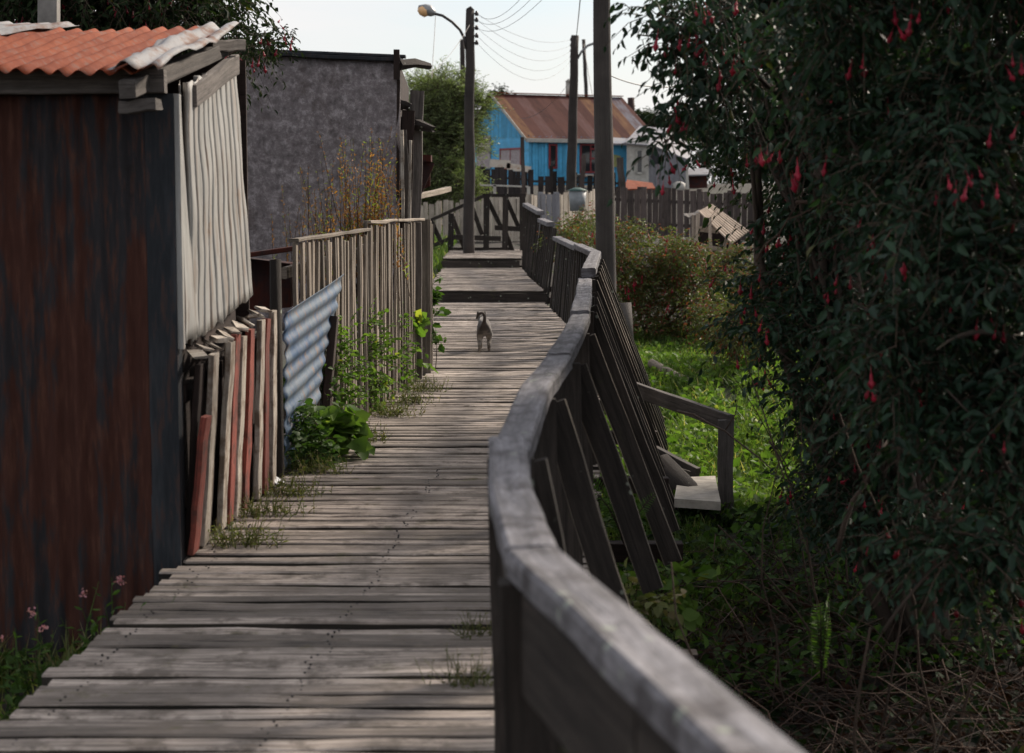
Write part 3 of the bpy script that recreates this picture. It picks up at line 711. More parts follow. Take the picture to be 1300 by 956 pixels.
# ---------------------------------------------------------------- blue house
def house():
    c = at(672,171,85); c.z = 4.38
    F = Vector((.89,.456,0)).normalized(); G = Vector((-.456,.89,0)).normalized()
    L = 6.7; Wd = 6.8; zb = 1.5; ez = 4.30; rz = 6.42
    O = Vector((c.x, c.y, 0)); Z = Vector((0,0,1))
    root = empty('blue_house', (O.x, O.y, 1.9), 'bright blue wooden house with a patched rusty roof and red window frames', 'house')
    p = lambda f, g, z: O+F*f+G*g+Z*z
    # front wall: upright boards
    def wallboards(mb, a, b, z0, z1f, w=.16):
        d = (b-a); n = int(d.length/w); d.normalize(); nn = Vector((d.y,-d.x,0))
        for i in range(n):
            s0 = a+d*(i*w); s1 = a+d*((i+1)*w-.02)
            q = .012*(i % 2)
            zt = z1f((i+.5)/n)
            mb.quad(s0+nn*q+Z*z0, s1+nn*q+Z*z0, s1+nn*q+Z*zt, s0+nn*q+Z*zt, rnd=random.random())
            mb.quad(s1+nn*q+Z*z0, s1+d*.02-nn*.03+Z*z0, s1+d*.02-nn*.03+Z*zt, s1+nn*q+Z*zt, rnd=.1)
    mb = MB(); wallboards(mb, p(0,0,0), p(L,0,0), zb, lambda u: ez); mb.quad(p(0,.05,zb),p(L,.05,zb),p(L,.05,ez),p(0,.05,ez))
    mb.build('front_wall', M['blue'], root)
    mb = MB()
    gt = lambda g: ez+(rz-ez)*(1-abs(g-Wd/2)/(Wd/2))
    z = zb
    while z < 4.35:      # level siding
        for (g0, g1) in ((Wd,0),):
            mb.quad(p(-.02,g0,z), p(-.02,g1,z), p(0,g1,z+.13), p(0,g0,z+.13), rnd=random.random()); mb.quad(p(0,g0,z+.13), p(0,g1,z+.13), p(-.02,g1,z+.13), p(-.02,g0,z+.13), rnd=0)
        z += .13
    n = 40
    for i in range(n):
        g0 = Wd*i/n; g1 = Wd*(i+.85)/n
        mb.quad(p(-.03,g1,4.3), p(-.03,g0,4.3), p(-.03,g0,gt(g0)), p(-.03,g1,gt(g1)), rnd=random.random())
    mb.quad(p(.02,Wd,zb), p(.02,0,zb), p(.02,0,gt(0)), p(.02,Wd/2,rz)); mb.quad(p(.02,Wd,zb), p(.02,0,zb), p(.02,Wd/2,rz), p(.02,Wd,gt(Wd)))
    mb.quad(p(L,0,zb), p(L,Wd,zb), p(L,Wd,ez), p(L,0,ez)); mb.quad(p(L,0,ez), p(L,Wd,ez), p(L,Wd/2,rz), p(L,Wd/2,rz-.01)); mb.quad(p(L,Wd,zb), p(0,Wd,zb), p(0,Wd,ez), p(L,Wd,ez))
    mb.build('gable_wall', M['blue'], root)
    # roof
    mb = MB()
    for (g0, g1) in ((-.25,Wd/2),(Wd+.25,Wd/2)):
        e0 = rz-(rz-ez)/(Wd/2)*abs(g0-Wd/2)
        A, B, C_, D = p(-.3,g0,e0), p(L+.3,g0,e0), p(L+.3,g1,rz), p(-.3,g1,rz)
        if g0 > 0: A, B, C_, D = B, A, D, C_
        mb.slab(A, B, C_, D, .05)
    rf = mb.build('roof', M['house_roof'], root)
    mb = MB(); mb.board(p(-.3,Wd/2,rz+.05), p(L+.3,Wd/2,rz+.05), .3, .04); mb.build('ridge_cap', M['rust_roof'], rf)
    mb = MB(); cz = at(752,118,91).z; mb.tube([p(5.0,Wd/2,rz-.1)+Vector((-.9,0,0)), p(5.0,Wd/2,rz+.7)+Vector((-.9,0,0))], .16, n=10); mb.tube([p(5.0,Wd/2,rz+.72)+Vector((-.9,0,0)), p(5.0,Wd/2,rz+.85)+Vector((-.9,0,0))], [.2,.05], n=10); mb.build('chimney', M['whitepaint'], rf)
    mb = MB(); mb.board(p(-.32,-.27,ez-.19), p(L+.3,-.27,ez-.19), .04, .18); mb.board(p(-.33,-.27,ez-.15), p(-.33,Wd/2,rz-.03), .04, .14); mb.build('fascia', M['whitepaint'], root)
    mb = MB(); mb.board(p(.03,-.03,zb), p(.03,-.03,ez-.1), .12, .06, up=Vector((0,1,0))); mb.build('corner_trim', M['blue'], root)
    def window(f0, f1, z0, z1, face, mull=0, pane='glass', fr='redpaint', bars=0, fw=.09):
        q = (lambda f, z, d=0: p(f,-.02-d,z)) if face == 'F' else (lambda f, z, d=0: p(-.04-d,f,z))
        mb = MB(); up = Vector((0,0,1))
        for (a, b) in ((f0,f0),(f1,f1)): mb.board(q(a,z0-.05,.02), q(b,z1+.05,.02), fw, .05, up=(G if face == 'F' else F))
        for zz in (z0, z1): mb.board(q(f0,zz,.02), q(f1,zz,.02), .05, fw)
        for i in range(mull): 
            f = f0+(f1-f0)*(i+1)/(mull+1); mb.board(q(f,z0,.018), q(f,z1,.018), fw*.7, .04, up=(G if face == 'F' else F))
        w = mb.build('window', M[fr], root)
        mb = MB(); mb.quad(q(f0,z0,.008), q(f1,z0,.008), q(f1,z1,.008), q(f0,z1,.008)); mb.build('pane', M['glass'], w)
        if pane == 'curtain':
            mb = MB()
            def fn(u, v):
                return q(f0+.05+(f1-f0-.1)*u, z0+.05+(z1-z0-.1)*v, .012)+(F if face != 'F' else G)*(-.006-.004*math.sin(u*60+2*math.sin(u*9)))
            mb.grid(fn, 60, 2); mb.build('curtain', M['curtain'], w)
    window(1.05, 1.42, 2.85, 3.92, 'F')
    window(.75, 2.9, 2.85, 3.75, 'G', 1, 'curtain')
    window(4.0, 5.4, 2.9, 4.4, 'G', 0, 'curtain', 'whitepaint')
    # red door window group
    window(2.72, 4.35, 2.65, 3.95, 'F', 2)
    mb = MB(); mb.board(p(3.22,-.06,3.3), p(3.85,-.06,3.3), .05, .08); mb.board(p(3.22,-.06,3.75), p(3.85,-.06,3.75), .05, .08); mb.build('door_rail', M['redpaint'], root)
    mb = MB(); mb.board(p(2.5,-.16,2.50), p(4.6,-.16,2.50), .3, .12); mb.build('door_step', M['whitegrime'], root)
house()
# white rusty strip and white rail in front of the gable
mb = MB(); mb.board(at(622,207,78), at(648,209,78), .05, .34, seg=2); mb.board(at(643,211,78), at(674,216,78), .05, .30, seg=2)
mb.build('rusty_white_panel', M['whitegrime'], None, 'long grimy white panel with rust spots below the curtained window', 'panel')
mb = MB(); A, B, C_, D = at(610,235,50), at(671,237,50), at(671,250,50), at(628,246,50)
mb.board(A, B, .06, .05); mb.board(C_, B, .09, .07, up=Vector((0,1,0))); mb.board(D, D+Vector((0,0,.26)), .08, .06, up=Vector((0,1,0)))
mb.build('white_rail', M['whitepaint'], None, 'low white painted rail below the dark picket fence', 'railing')

def fence(name, a, b, z0, h, m, lab, w=.14, gap=.03, hj=.06, pointed=False, posts=3):
    a, b = Vector(a), Vector(b); root = empty(name, (a.x, a.y, z0), lab, 'fence')
    d = (b-a); L = d.length; d.normalize(); n = Vector((d.y,-d.x,0)); mb = MB(); s_ = 0
    while s_ < L:
        ww = w*U(.7,1.25); q = a+d*(s_+ww/2); zt = q.z+U(-hj,hj); ln = U(-.03,.03)
        mb.board(Vector((q.x,q.y,q.z-h)), Vector((q.x,q.y,zt))+d*ln, ww, .03, up=n, ch=.003)
        s_ += ww+gap*U(.3,1.8)
    mb.build('picket_panel', M[m], root)
    for k in (.25,.75):
        mb = MB(); mb.board(a-Vector((0,0,h*k))-n*.04, b-Vector((0,0,h*k))-n*.04, .05, .08); mb.build('rail', M[m], root)
    for i in range(posts):
        q = a.lerp(b, i/max(1,posts-1)); mb = MB(); mb.board(q-Vector((0,0,h+.1))-n*.09, q+Vector((0,0,.05))-n*.09, .12, .1, up=n); mb.build('post', M[m], root)
fence('picket_fence', at(500,262,47), at(672,249,47), .4, 1.35, 'farfence', 'pale vertical board fence seen through the far cross-braced railing', w=.13, posts=4)
fence('picket_fence', at(672,247,50), at(772,241,54), .8, 1.3, 'farfence', 'pale board fence behind the bin, left of the thick pole', w=.15, posts=3)
fence('board_fence', at(688,246,48.6), at(708,246,48.8), .8, 1.2, 'greyzinc', 'short whitish board panel leaning forward beside the bin', w=.12, gap=.01, hj=.02, posts=2)
fence('dark_picket_fence', at(598,211,72), at(672,217,70), 1.6, 1.4, 'darkfence', 'tall dark picket fence under the curtained gable window', w=.2, gap=.03, hj=.08, posts=3)
fence('dark_picket_fence', at(672,219,69), at(790,222,69), 1.6, 1.3, 'darkfence', 'dark gappy picket fence under the narrow window and the red door', w=.22, gap=.10, hj=.14, posts=5)
fence('board_fence', at(774,238,46), at(965,246,44), .8, 1.15, 'brownfence', 'dark brown board fence behind the olive bush and the lath roof', w=.15, gap=.02, hj=.05, posts=6)

def bin_():
    b = at(733,268,46); root = empty('round_bin', b, 'grey round bin with a dark green lid before the pale fence', 'bin')
    mb = MB(); mb.tube([b, b+Vector((0,0,.50))], [.19,.225], n=16); mb.build('body', M['plastic'], root)
    mb = MB(); mb.tube([b+Vector((0,0,.505)), b+Vector((0,0,.53)), b+Vector((0,0,.59))], [.245,.24,.08], n=16); mb.build('lid', plain('bin_lid_green', (.05,.10,.09)), root)
bin_()

def house2():
    Y = 79; P = lambda x, y, d=0: at(x, y, Y+d)
    root = empty('grey_house', P(835,250), 'small grey zinc-walled house with a white boarded end and a pale patched roof', 'house')
    z = P(0,246).z; mb = MB(); x0, x1 = P(797,0).x, P(825,0).x; zt = P(0,180).z; zblue = P(0,221).z; mbb = MB()
    while z < zt:
        (mb if z > zblue else mbb).quad((x0,Y-.03,z),(x1,Y-.03,z),(x1,Y,z+.12),(x0,Y,z+.12)); (mb if z > zblue else mbb).quad((x0,Y,z+.12),(x1,Y,z+.12),(x1,Y-.03,z+.12),(x0,Y-.03,z+.12), rnd=0); z += .12
    mb.slab((x0,Y+.03,P(0,250).z),(x1,Y+.03,P(0,250).z),(x1,Y+.03,zt),(x0,Y+.03,zt),-.1)
    mb.build('end_wall', M['whitepaint'], root); mbb.build('lower_siding', M['blue'], root, 'pale blue lower siding')
    xm, x2 = P(873,0).x, P(875,0).x; zb = P(0,252).z
    mb = MB(); n = 16
    for i in range(n):
        a = x1+(x2-x1)*i/n; b = x1+(x2-x1)*(i+.94)/n; ht = lambda x: P(0,183).z-(x-x1)/(x2-x1)*(P(0,183).z-P(0,201).z)
        q = .02*(i % 2); yy = lambda x: Y+(x-x1)*.45
        mb.quad((a,yy(a)-q,zb),(b,yy(b)-q,zb),(b,yy(b)-q,ht(b)),(a,yy(a)-q,ht(a)))
    yy = lambda x: Y+(x-x1)*.45
    mb.quad((x1,Y+.04,zb),(x2,yy(x2)+.04,zb),(x2,yy(x2)+.04,P(0,201).z),(x1,Y+.04,P(0,183).z))
    mb.quad((x2,yy(x2),zb),(x2+.3,yy(x2)+5,zb),(x2+.3,yy(x2)+5,P(0,200).z),(x2,yy(x2),P(0,201).z))
    mb.build('side_wall', M['greyzinc'], root)
    mb = MB()
    mb.slab(P(793,181,-.3),P(828,184,-.3),P(850,163,5),P(812,160,5),.06)
    mb.slab(P(826,183,-.25),P(878,204,1.2),P(872,180,6),P(846,163,6),.06)
    mb.build('roof', M['greyroof'], root)
    for (a, b, c, d, fr, dd) in ((808,190,816,220,'whitepaint',-.1),(846,206,851,230,'whitepaint',.85),(853,205,857,226,'darkboard',.95)):
        mb = MB(); 
        for x in (a, b*0+c): mb.board(P(x,d,dd), P(x,b,dd), .09, .06, up=Vector((0,1,0)))
        for y in (b, d): mb.board(P(a,y,dd), P(c,y,dd), .06, .09)
        w = mb.build('window', M[fr], root); mb = MB(); mb.quad(P(a,d,dd+.02),P(c,d,dd+.02),P(c,b,dd+.02),P(a,b,dd+.02)); mb.build('pane', M['glass'], w)
    mb = MB(); mb.board(P(833,243,.2), P(833,208,.2), .18, .05, up=Vector((0,1,0))); mb.build('door_frame', M['redpaint'], root)
    mb = MB(); mb.board(P(873,243,.8), P(871,206,.8), .14, .08, up=Vector((0,1,0))); mb.build('corner_trim', M['whitepaint'], root)
    # blue annex with yellow shutter
    root2 = empty('blue_annex', P(788,250,3), 'small blue wall end with a yellow-green shutter right of the thick pole', 'outbuilding')
    mb = MB(); mb.slab(P(776,245,2),P(798,245,2),P(798,180,2),P(776,180,2),.1); mb.build('wall', M['blue'], root2)
    mb = MB(); mb.slab(P(779,212,1.9),P(788,212,1.9),P(788,198,1.9),P(779,196,1.9),-.05); mb.build('shutter', plain('yellow_green_shutter', (.35,.36,.14)), root2)
    mb = MB(); mb.slab(P(772,182,1.2),P(800,182,1.2),P(800,176,4),P(772,174,4),.08); mb.build('roof', M['greyroof'], root2)
    # rusty lean-to roof in front and red shed to the right
    mb = MB(); mb.slab(P(791,240,-6),P(832,239,-6),P(828,232,-3),P(796,228,-3),.06); 
    mb.slab(P(795,252,-5),P(830,252,-5),P(829,238,-5),P(795,240,-5),.06)
    mb.build('low_rusty_roof', M['rust_roof'], None, 'low rusty lean-to roof before the white boarded house end', 'lean-to')
    r3 = empty('red_brown_shed', P(884,250,2), 'dark red-brown shed behind the fence at the right of the grey house', 'shed')
    mb = MB(); mb.slab(P(873,248,2),P(898,248,2),P(898,219,2),P(873,221,2),.1); mb.build('wall', M['rustbox'], r3)
    mb = MB(); mb.slab(P(870,222,1.5),P(902,221,1.5),P(905,213,4),P(873,214,4),.06); mb.build('roof', M['greyroof'], r3)
    mb = MB(); mb.tube([P(862,243,-.5),P(862,233,-.5),P(862,230.5,-.5)], [.27,.27,.1], n=14); mb.build('white_tank', M['whitepaint'], None, 'small white gas tank against the grey zinc wall', 'tank')
    mb = MB(); mb.board(P(833,208,-.3), P(831,193,-.3), .28, .08, up=Vector((0,1,0)), seg=3, wj=.3, jit=.03); mb.build('hanging_jacket', M['zincflash'], None, 'dark jacket hanging by the door of the grey house', 'jacket')
    # smoke stack
    mb = MB(); mb.tube([at(802,160,92), at(801,124,92)], .17, n=10); mb.build('stove_pipe', M['rustbox'], None, 'brown stove pipe rising behind the blue house roof', 'stove pipe')
house2()

def coop():
    Y = 37; P = lambda x, y, d=0: at(x, y, Y+d)
    root = empty('lath_roofed_coop', P(900,320), 'low open coop with a pale lath roof behind the olive bush', 'coop')
    mb = MB(); R0, R1, E0, E1 = P(903,261,1.0), P(952,291,1.0), P(884,272,-.2), P(930,309,-.2)
    R0, R1, E0, E1 = P(888,268,.6), P(903,260,1.6), P(930,309,-.2), P(950,294,1.0)
    n = 9
    for i in range(n):
        u = i/(n-1); a = R0.lerp(R1, u); b = E0.lerp(E1, u); mb.board(a, b, .055, .03, seg=3, wob=.004)
    mb.build('roof', M['coop'], root)
    for (x0,y0,x1,y1,w) in ((885,320,886,271,.08),(879,318,880,273,.06),(903,330,901,276,.06),(926,330,928,305,.06),(915,325,924,300,.07)):
        mb = MB(); mb.board(P(x0,y0,.1), P(x1,y1,.1), w, w, up=Vector((0,1,0)), seg=2, wob=.01); mb.build('post', M['coop'], root)
    mb = MB(); mb.board(P(884,290,.3), P(912,293,.3), .05, .12); mb.board(P(890,312,.2), P(928,320,.2), .05, .10); mb.build('cross_bar', M['log'], root)
    mb = MB()
    def fn(u, v): return P(868+20*u, 275-5*u-v*4+2*math.sin(u*3), .5+v*1.0)+Vector((0,0,.05*mnoise.noise(Vector((u*4,v*3,0)))))
    mb.grid(fn, 12, 5); mb.build('tarpaulin', M['barnwood'], root, solid=.02)
    mb = MB(); mb.slab(P(884,330,1.2),P(945,335,1.2),P(940,300,1.2),P(886,288,1.2),.04); mb.build('back_wall', M['darkboard'], root)
coop()

# ---------------------------------------------------------------- side steps, logs, litter
def side_steps():
    P = at
    root = empty('side_steps', P(880,640,13.2), 'rough plank-and-stone steps with a bent handrail leading off the boardwalk into the grass', 'steps')
    mb = MB(); mb.board(P(798,491,14.6), P(928,537,12.6), .05, .115, seg=5, wob=.004, jit=.002); mb.build('handrail', M['barnwood'], root)
    mb = MB(); mb.board(P(921,680,12.6), P(921,533,12.6), .105, .07, up=Vector((0,1,0)), seg=5, wob=.006, jit=.003); mb.build('post', M['barnwood'], root)
    a, b, c, d = gz(856,633,-.47), gz(915,637,-.47), gz(908,604,-.47), gz(861,606,-.47)
    mb = MB(); mb.slab(a, b, c, d, .06); s_ = mb.build('tread', M['slab'], root, 'pale flat slab')
    mb = MB(); mb.tube([P(840,590,13.3), P(870,625,12.9), P(905,668,12.5)], [.09,.11,.12], n=10, jit=.01); mb.build('stringer', M['raildark'], root)
    mb = MB(); mb.board(P(820,570,13.8), P(885,604,13.4), .05, .12, seg=3, wob=.006); mb.build('side_board', M['barnwood'], root)
    mb = MB(); mb.board(P(825,590,13.2), P(862,600,13.4), .22, .05, seg=3, wob=.006); mb.build('tread', M['barnwood'], root)
    mb = MB(); mb.board(P(912,650,12.9), P(950,672,13.0), .3, .05, seg=3, wob=.006); mb.build('tread', M['slab'], root)
side_steps()
mb = MB(); mb.tube([at(827,461,22.4), at(850,474,22.0), at(878,488,21.4)], [.055,.065,.06], n=10, jit=.004)
mb.build('fallen_log', M['log'], None, 'long bleached log lying slanted in the bright grass', 'log')
mb = MB(); mb.tube([at(884,478,22.2), at(906,489,21.8)], [.06,.05], n=9, jit=.006)
mb.build('fallen_log', M['log'], None, 'short broken log end in the grass right of the long one', 'log')
mb = MB(); mb.tube([at(790,440,26), at(787,385,26)], [.17,.16], n=9, jit=.02)
mb.build('tree_stump', M['barnwood'], None, 'grey ragged stump beside the foot of the thick pole', 'stump')
def litter():
    mb = MB(); c = gz(349,618,.0)
    def fn(u, v):
        t = u*2-1; return c+Vector((-.02+.05*t+.01*math.sin(v*9), .12*v+.02*mnoise.noise(Vector((u*5,v*5,0))), .07-.06*u+.012*math.sin(v*14+u*5)))
    mb.grid(fn, 8, 8); mb.build('plastic_scrap', M['litter'], None, 'crumpled white plastic scrap at the foot of the striped boards', 'litter', solid=.002)
litter()
mb = MB(); mb.board(at(660,302,46), at(757,284,41), .06, .05, seg=5, wob=.01)
mb.build('pale_pole', M['log'], None, 'long thin pale pole lying level behind the end of the railing', 'pole')

# ---------------------------------------------------------------- the cat
def cat():
    b = gz(615,446,0); ox, oy = b.x, b.y
    V = []; E = []; R = []
    def add(p, r, par=None):
        V.append((ox+p[0]*1.22, oy+p[1]*1.2, p[2]*1.22)); R.append((r[0]*1.2, r[1]*1.2) if isinstance(r, tuple) else (r*1.2, r*1.2))
        if par is not None: E.append((par, len(V)-1))
        return len(V)-1
    h = add((0,0,.215), (.058,.062)); m1 = add((0,.10,.225), (.056,.060), h); ch = add((-.005,.21,.215), (.052,.060), m1)
    nk = add((-.015,.275,.235), .038, ch); hd = add((-.03,.325,.255), (.042,.040), nk); mz = add((-.035,.372,.24), .022, hd)
    for sx in (-1, 1):
        st = .03 if sx > 0 else -.04
        th = add((sx*.036,.0+st*.3,.15), .038, h); kn = add((sx*.040,.03+st,.10), .023, th); hk = add((sx*.040,-.03+st,.055), .014, kn); pw = add((sx*.040,-.015+st,.013), .014, hk); add((sx*.040,.012+st,.010), .014, pw)
        f1 = add((sx*.034,.215-st,.15), .026, ch); f2 = add((sx*.034,.205-st,.08), .017, f1); f3 = add((sx*.034,.215-st,.014), .014, f2); add((sx*.034,.24-st,.010), .014, f3)
    t = h
    for p, r in (((.0,-.05,.245),.020),((.004,-.07,.285),.015),((.002,-.075,.315),.014),((-.018,-.075,.332),.014),((-.042,-.07,.322),.013),((-.058,-.065,.298),.012),((-.064,-.06,.275),.009)):
        t = add(p, r, t)
    me = bpy.data.meshes.new('cat'); me.from_pydata(V, E, []); me.update()
    m, nt, bs = mat_new('tabby_fur'); oc = coords(nt, 'Object', (1,1,1))
    n1 = noise(nt, coords(nt, 'Object', (8,40,18)), 1.0, 4, .6); n2 = noise(nt, oc, 140, 3)
    tc = nt.nodes.new('ShaderNodeTexCoord'); sp = nt.nodes.new('ShaderNodeSeparateXYZ'); nt.links.new(tc.outputs['Object'], sp.inputs[0])
    zr = ramp(nt, [(.14, (.30,.25,.20)), (.24, (.07,.052,.04)), (1, (.05,.037,.028))], sp.outputs[2]).outputs[0]
    c = mixc(nt, ramp(nt, [(.42,0.0),(.55,.75)], n1).outputs[0], zr, (.035,.026,.02))
    c = mixc(nt, .5, c, ramp(nt, [(.2,.5),(.8,1.4)], n2).outputs[0], 'MULTIPLY')
    nt.links.new(c, bs.inputs['Base Color']); bs.inputs['Roughness'].default_value = .9; bs.inputs['Sheen Weight'].default_value = .3; bump(nt, bs, n2, .5, .004)
    o = link('cat', me, m); tag(o, 'grey-brown tabby cat with raised hooked tail walking away up the boardwalk', 'cat')
    md = o.modifiers.new('skin', 'SKIN'); md.use_smooth_shade = True
    for i, sv in enumerate(me.skin_vertices[0].data): sv.radius = R[i]; sv.use_root = (i == 0)
    ms = o.modifiers.new('sub', 'SUBSURF'); ms.levels = 2; ms.render_levels = 2
    hx, hy, hz = V[hd]
    for sx in (-1, 1):
        e = MB(); e.tube([(hx+sx*.030,hy-.008,hz+.028),(hx+sx*.036,hy-.004,hz+.062),(hx+sx*.038,hy-.004,hz+.078)], [.022,.013,.002], n=8); e.build('ear', m, o)
cat()
# ---------------------------------------------------------------- foliage
def norm(a): return a/np.maximum(np.linalg.norm(a, axis=-1, keepdims=True), 1e-6)
def leaves_arrays(P, D, S, width=.45, fold=.18, curl=.12):
    """P base (n,3), D direction (n,3) unit, S length (n,)"""
    n = len(P); up = rng.normal(size=(n,3)); up[:,2] += 1.3; up = norm(up)
    side = norm(np.cross(D, up)); nrm = norm(np.cross(side, D)); S = S[:,None]
    w = width*S*.5
    base = P; tip = P+D*S-nrm*S*curl
    l1 = P+D*S*.30+side*w*.9+nrm*S*fold*.5; l2 = P+D*S*.65+side*w*.75+nrm*S*fold*.35
    r1 = P+D*S*.30-side*w*.9+nrm*S*fold*.5; r2 = P+D*S*.65-side*w*.75+nrm*S*fold*.35
    V = np.stack([base, l1, l2, tip, r2, r1], 1).reshape(-1, 3)
    b = np.arange(n)[:,None]*6
    F = np.concatenate([b+np.array([[0,1,2,3]]), b+np.array([[0,3,4,5]])], 1).reshape(-1, 4)
    return V, F, np.repeat(rng.random(n), 2)
def tubes_arrays(P0, P1, P2, r):
    """n bent three-sided twigs"""
    n = len(P0); d = norm(P2-P0); a = norm(np.cross(d, norm(rng.normal(size=(n,3))))); b = np.cross(d, a)
    rings = []
    for P, k in ((P0,1.0),(P1,.8),(P2,.4)):
        for t in range(3):
            an = 2*math.pi*t/3; rings.append(P+(a*math.cos(an)+b*math.sin(an))*r[:,None]*k)
    V = np.stack(rings, 1).reshape(-1, 3); i = np.arange(n)[:,None]*9; F = []
    for k in (0, 3):
        for t in range(3): F.append(i+np.array([[k+t, k+(t+1)%3, k+3+(t+1)%3, k+3+t]]))
    F = np.concatenate(F, 1).reshape(-1, 4)
    return V, F, np.repeat(rng.random(n), 6)
def lobe_points(lobes, n, shell=.45):
    w = np.array([l[1]**2*(l[4] if len(l) > 4 else 1) for l in lobes]); idx = rng.choice(len(lobes), n, p=w/w.sum())
    C = np.array([list(l[0]) for l in lobes])[idx]; R = np.array([[l[1], l[2], l[3]] for l in lobes])[idx]
    d = norm(rng.normal(size=(n,3))); rad = rng.random(n)**shell
    return C+d*R*rad[:,None], norm(d*R), idx
def twigs(lobes, n, tl, nl, ls, droop=.5, shell=.45, width=.45, out=.8, rand=.7, hang=.6, r=.0025, upb=.0, clear=None):
    P0, O, idx = lobe_points(lobes, n, shell)
    if clear is not None:
        k = clear(P0); P0, O = P0[k], O[k]; n = len(P0)
    # clumps: thin out by a slow noise so that gaps open
    D = norm(O*out+rng.normal(size=(n,3))*rand+np.array([0,0,upb])); L = tl*(.5+rng.random(n)*.9)
    def pt(t): return P0+D*(L*t)[:,None]-np.array([0,0,1.0])*(droop*L*t*t)[:,None]
    P1 = pt(np.full(n,.5)); P2 = pt(np.full(n,1.0))
    LP, LD, LS = [], [], []
    for k in range(nl):
        t = np.clip((k+rng.random(n)*.7+.5)/nl, 0, 1); Q = pt(t)
        tang = norm(D-np.array([0,0,2*droop])*t[:,None])
        s_ = norm(np.cross(tang, np.array([0,0,1.0]))+1e-3)*(1 if k % 2 else -1)
        d = norm(s_+tang*.6+rng.normal(size=(n,3))*.35-np.array([0,0,hang]))
        LP.append(Q); LD.append(d); LS.append(ls*(.45+.95*rng.random(n)**1.3))
    LP, LD, LS = map(np.concatenate, (LP, LD, LS))
    return leaves_arrays(LP, LD, LS, width), tubes_arrays(P0, P1, P2, np.full(n, r)), P2
def flowers_arrays(P, S):
    """hanging fuchsia bells: a stalk, a narrow tube, flared sepals"""
    n = len(P); V = []; z = np.array([0,0,1.0]); ax = norm(np.array([0,0,-1.0])+rng.normal(size=(n,3))*.25)
    a = norm(np.cross(ax, norm(rng.normal(size=(n,3))))); b = np.cross(ax, a); S = S[:,None]
    rings = [(-.55,.012),(0,.03),(.12,.10),(.45,.10),(.62,.26),(.95,.06)]
    for d, r in rings:
        for t in range(4):
            an = math.pi/2*t; V.append(P+ax*S*d+(a*math.cos(an)+b*math.sin(an))*S*r)
    V = np.stack(V, 1).reshape(-1, 3); i = np.arange(n)[:,None]*24; F = []
    for k in range(5):
        for t in range(4): F.append(i+np.array([[k*4+t, k*4+(t+1)%4, k*4+4+(t+1)%4, k*4+4+t]]))
    return V, np.concatenate(F, 1).reshape(-1, 4), np.repeat(rng.random(n), 20)
def limbs(mb, base, lobes, r0, nsub=5, sub_r=.35, seed=0, stems=1):
    rr = random.Random(seed); base = Vector(base)
    def curve(a, b, ra, rb, n=7, w=.10, upk=.25):
        pts = []; L = (b-a).length; o1 = Vector((rr.uniform(-1,1), rr.uniform(-1,1), rr.uniform(-.3,.6)))*w*L
        for i in range(n+1):
            t = i/n; p = a.lerp(b, t)+o1*math.sin(math.pi*t)+Vector((0,0,upk*L*.3*math.sin(math.pi*t)))+Vector((rr.uniform(-1,1),rr.uniform(-1,1),rr.uniform(-1,1)))*.012*L
            pts.append(p)
        mb.tube(pts, [ra+(rb-ra)*i/n for i in range(n+1)], n=7, jit=ra*.06); return pts
    for l in lobes:
        c = Vector(l[0]); st = base+Vector((rr.uniform(-.15,.15)*stems, rr.uniform(-.15,.15)*stems, 0))
        pts = curve(st, c, r0*rr.uniform(.5,1), r0*.3)
        for k in range(nsub):
            q = pts[rr.randint(2, 7)]; d = Vector((rr.gauss(0,1), rr.gauss(0,1), rr.gauss(0,1))).normalized()
            e = c+Vector((d.x*l[1], d.y*l[2], d.z*l[3]))*.9; curve(q, e, r0*sub_r*rr.uniform(.5,1), r0*.06, 6)
def cat_arrays(lst):
    V, F, R = [], [], []; o = 0
    for v, f, r in lst: V.append(v); F.append(f+o); R.append(r); o += len(v)
    return np.concatenate(V), np.concatenate(F), np.concatenate(R)

def clumpify(lobes, k, sz, flat=.55):
    out = []
    for l in lobes:
        c = np.array(l[0]); n = max(3, int(k*(l[1]/.5)**1.6*(l[4] if len(l) > 4 else 1)))
        for _ in range(n):
            d = rng.normal(size=3); d /= np.linalg.norm(d); q = c+d*np.array(l[1:4])*rng.random()**.45*.95; r = sz*(.6+.8*rng.random())
            out.append((Vector(q), r, r, r*flat, 1))
    return out
def plant(name, lab, cat_, base, lobes, n, tl, nl, ls, leafm, r0=.05, flowers=0, fs=.055, twigm='twig', group=None, trunk='trunk', nsub=5, flowerm='flower', clump=None, **kw):
    root = empty(name, base, lab, cat_, group)
    lv, tw, ends = twigs(clumpify(lobes, *clump) if clump else lobes, n, tl, nl, ls, **kw)
    np_mesh('foliage', *lv, M[leafm], root)
    np_mesh('twigs', *tw, M[twigm], root)
    if r0:
        mb = MB(); limbs(mb, base, lobes, r0, nsub=nsub, seed=len(lobes)*7+n); mb.build(trunk, M['bark' if trunk == 'trunk' else 'twig'], root)
    if flowers:
        nearest = np.argsort(np.linalg.norm(ends-np.array([0,0,CAMZ]), axis=1))[:int(len(ends)*.5)]; cl = ends[rng.choice(nearest, max(1, flowers//3))]
        P = np.repeat(cl, 3, 0)+rng.normal(size=(len(cl)*3,3))*np.array([.05,.05,.035])
        np_mesh('blossoms', *flowers_arrays(P, fs*(.7+.6*rng.random(len(P)))), M[flowerm], root)
    return root
def lobe(px, py, Y, r, ry=None, rz=None, w=1): return (at(px, py, Y), r, ry or r, rz or r, w)

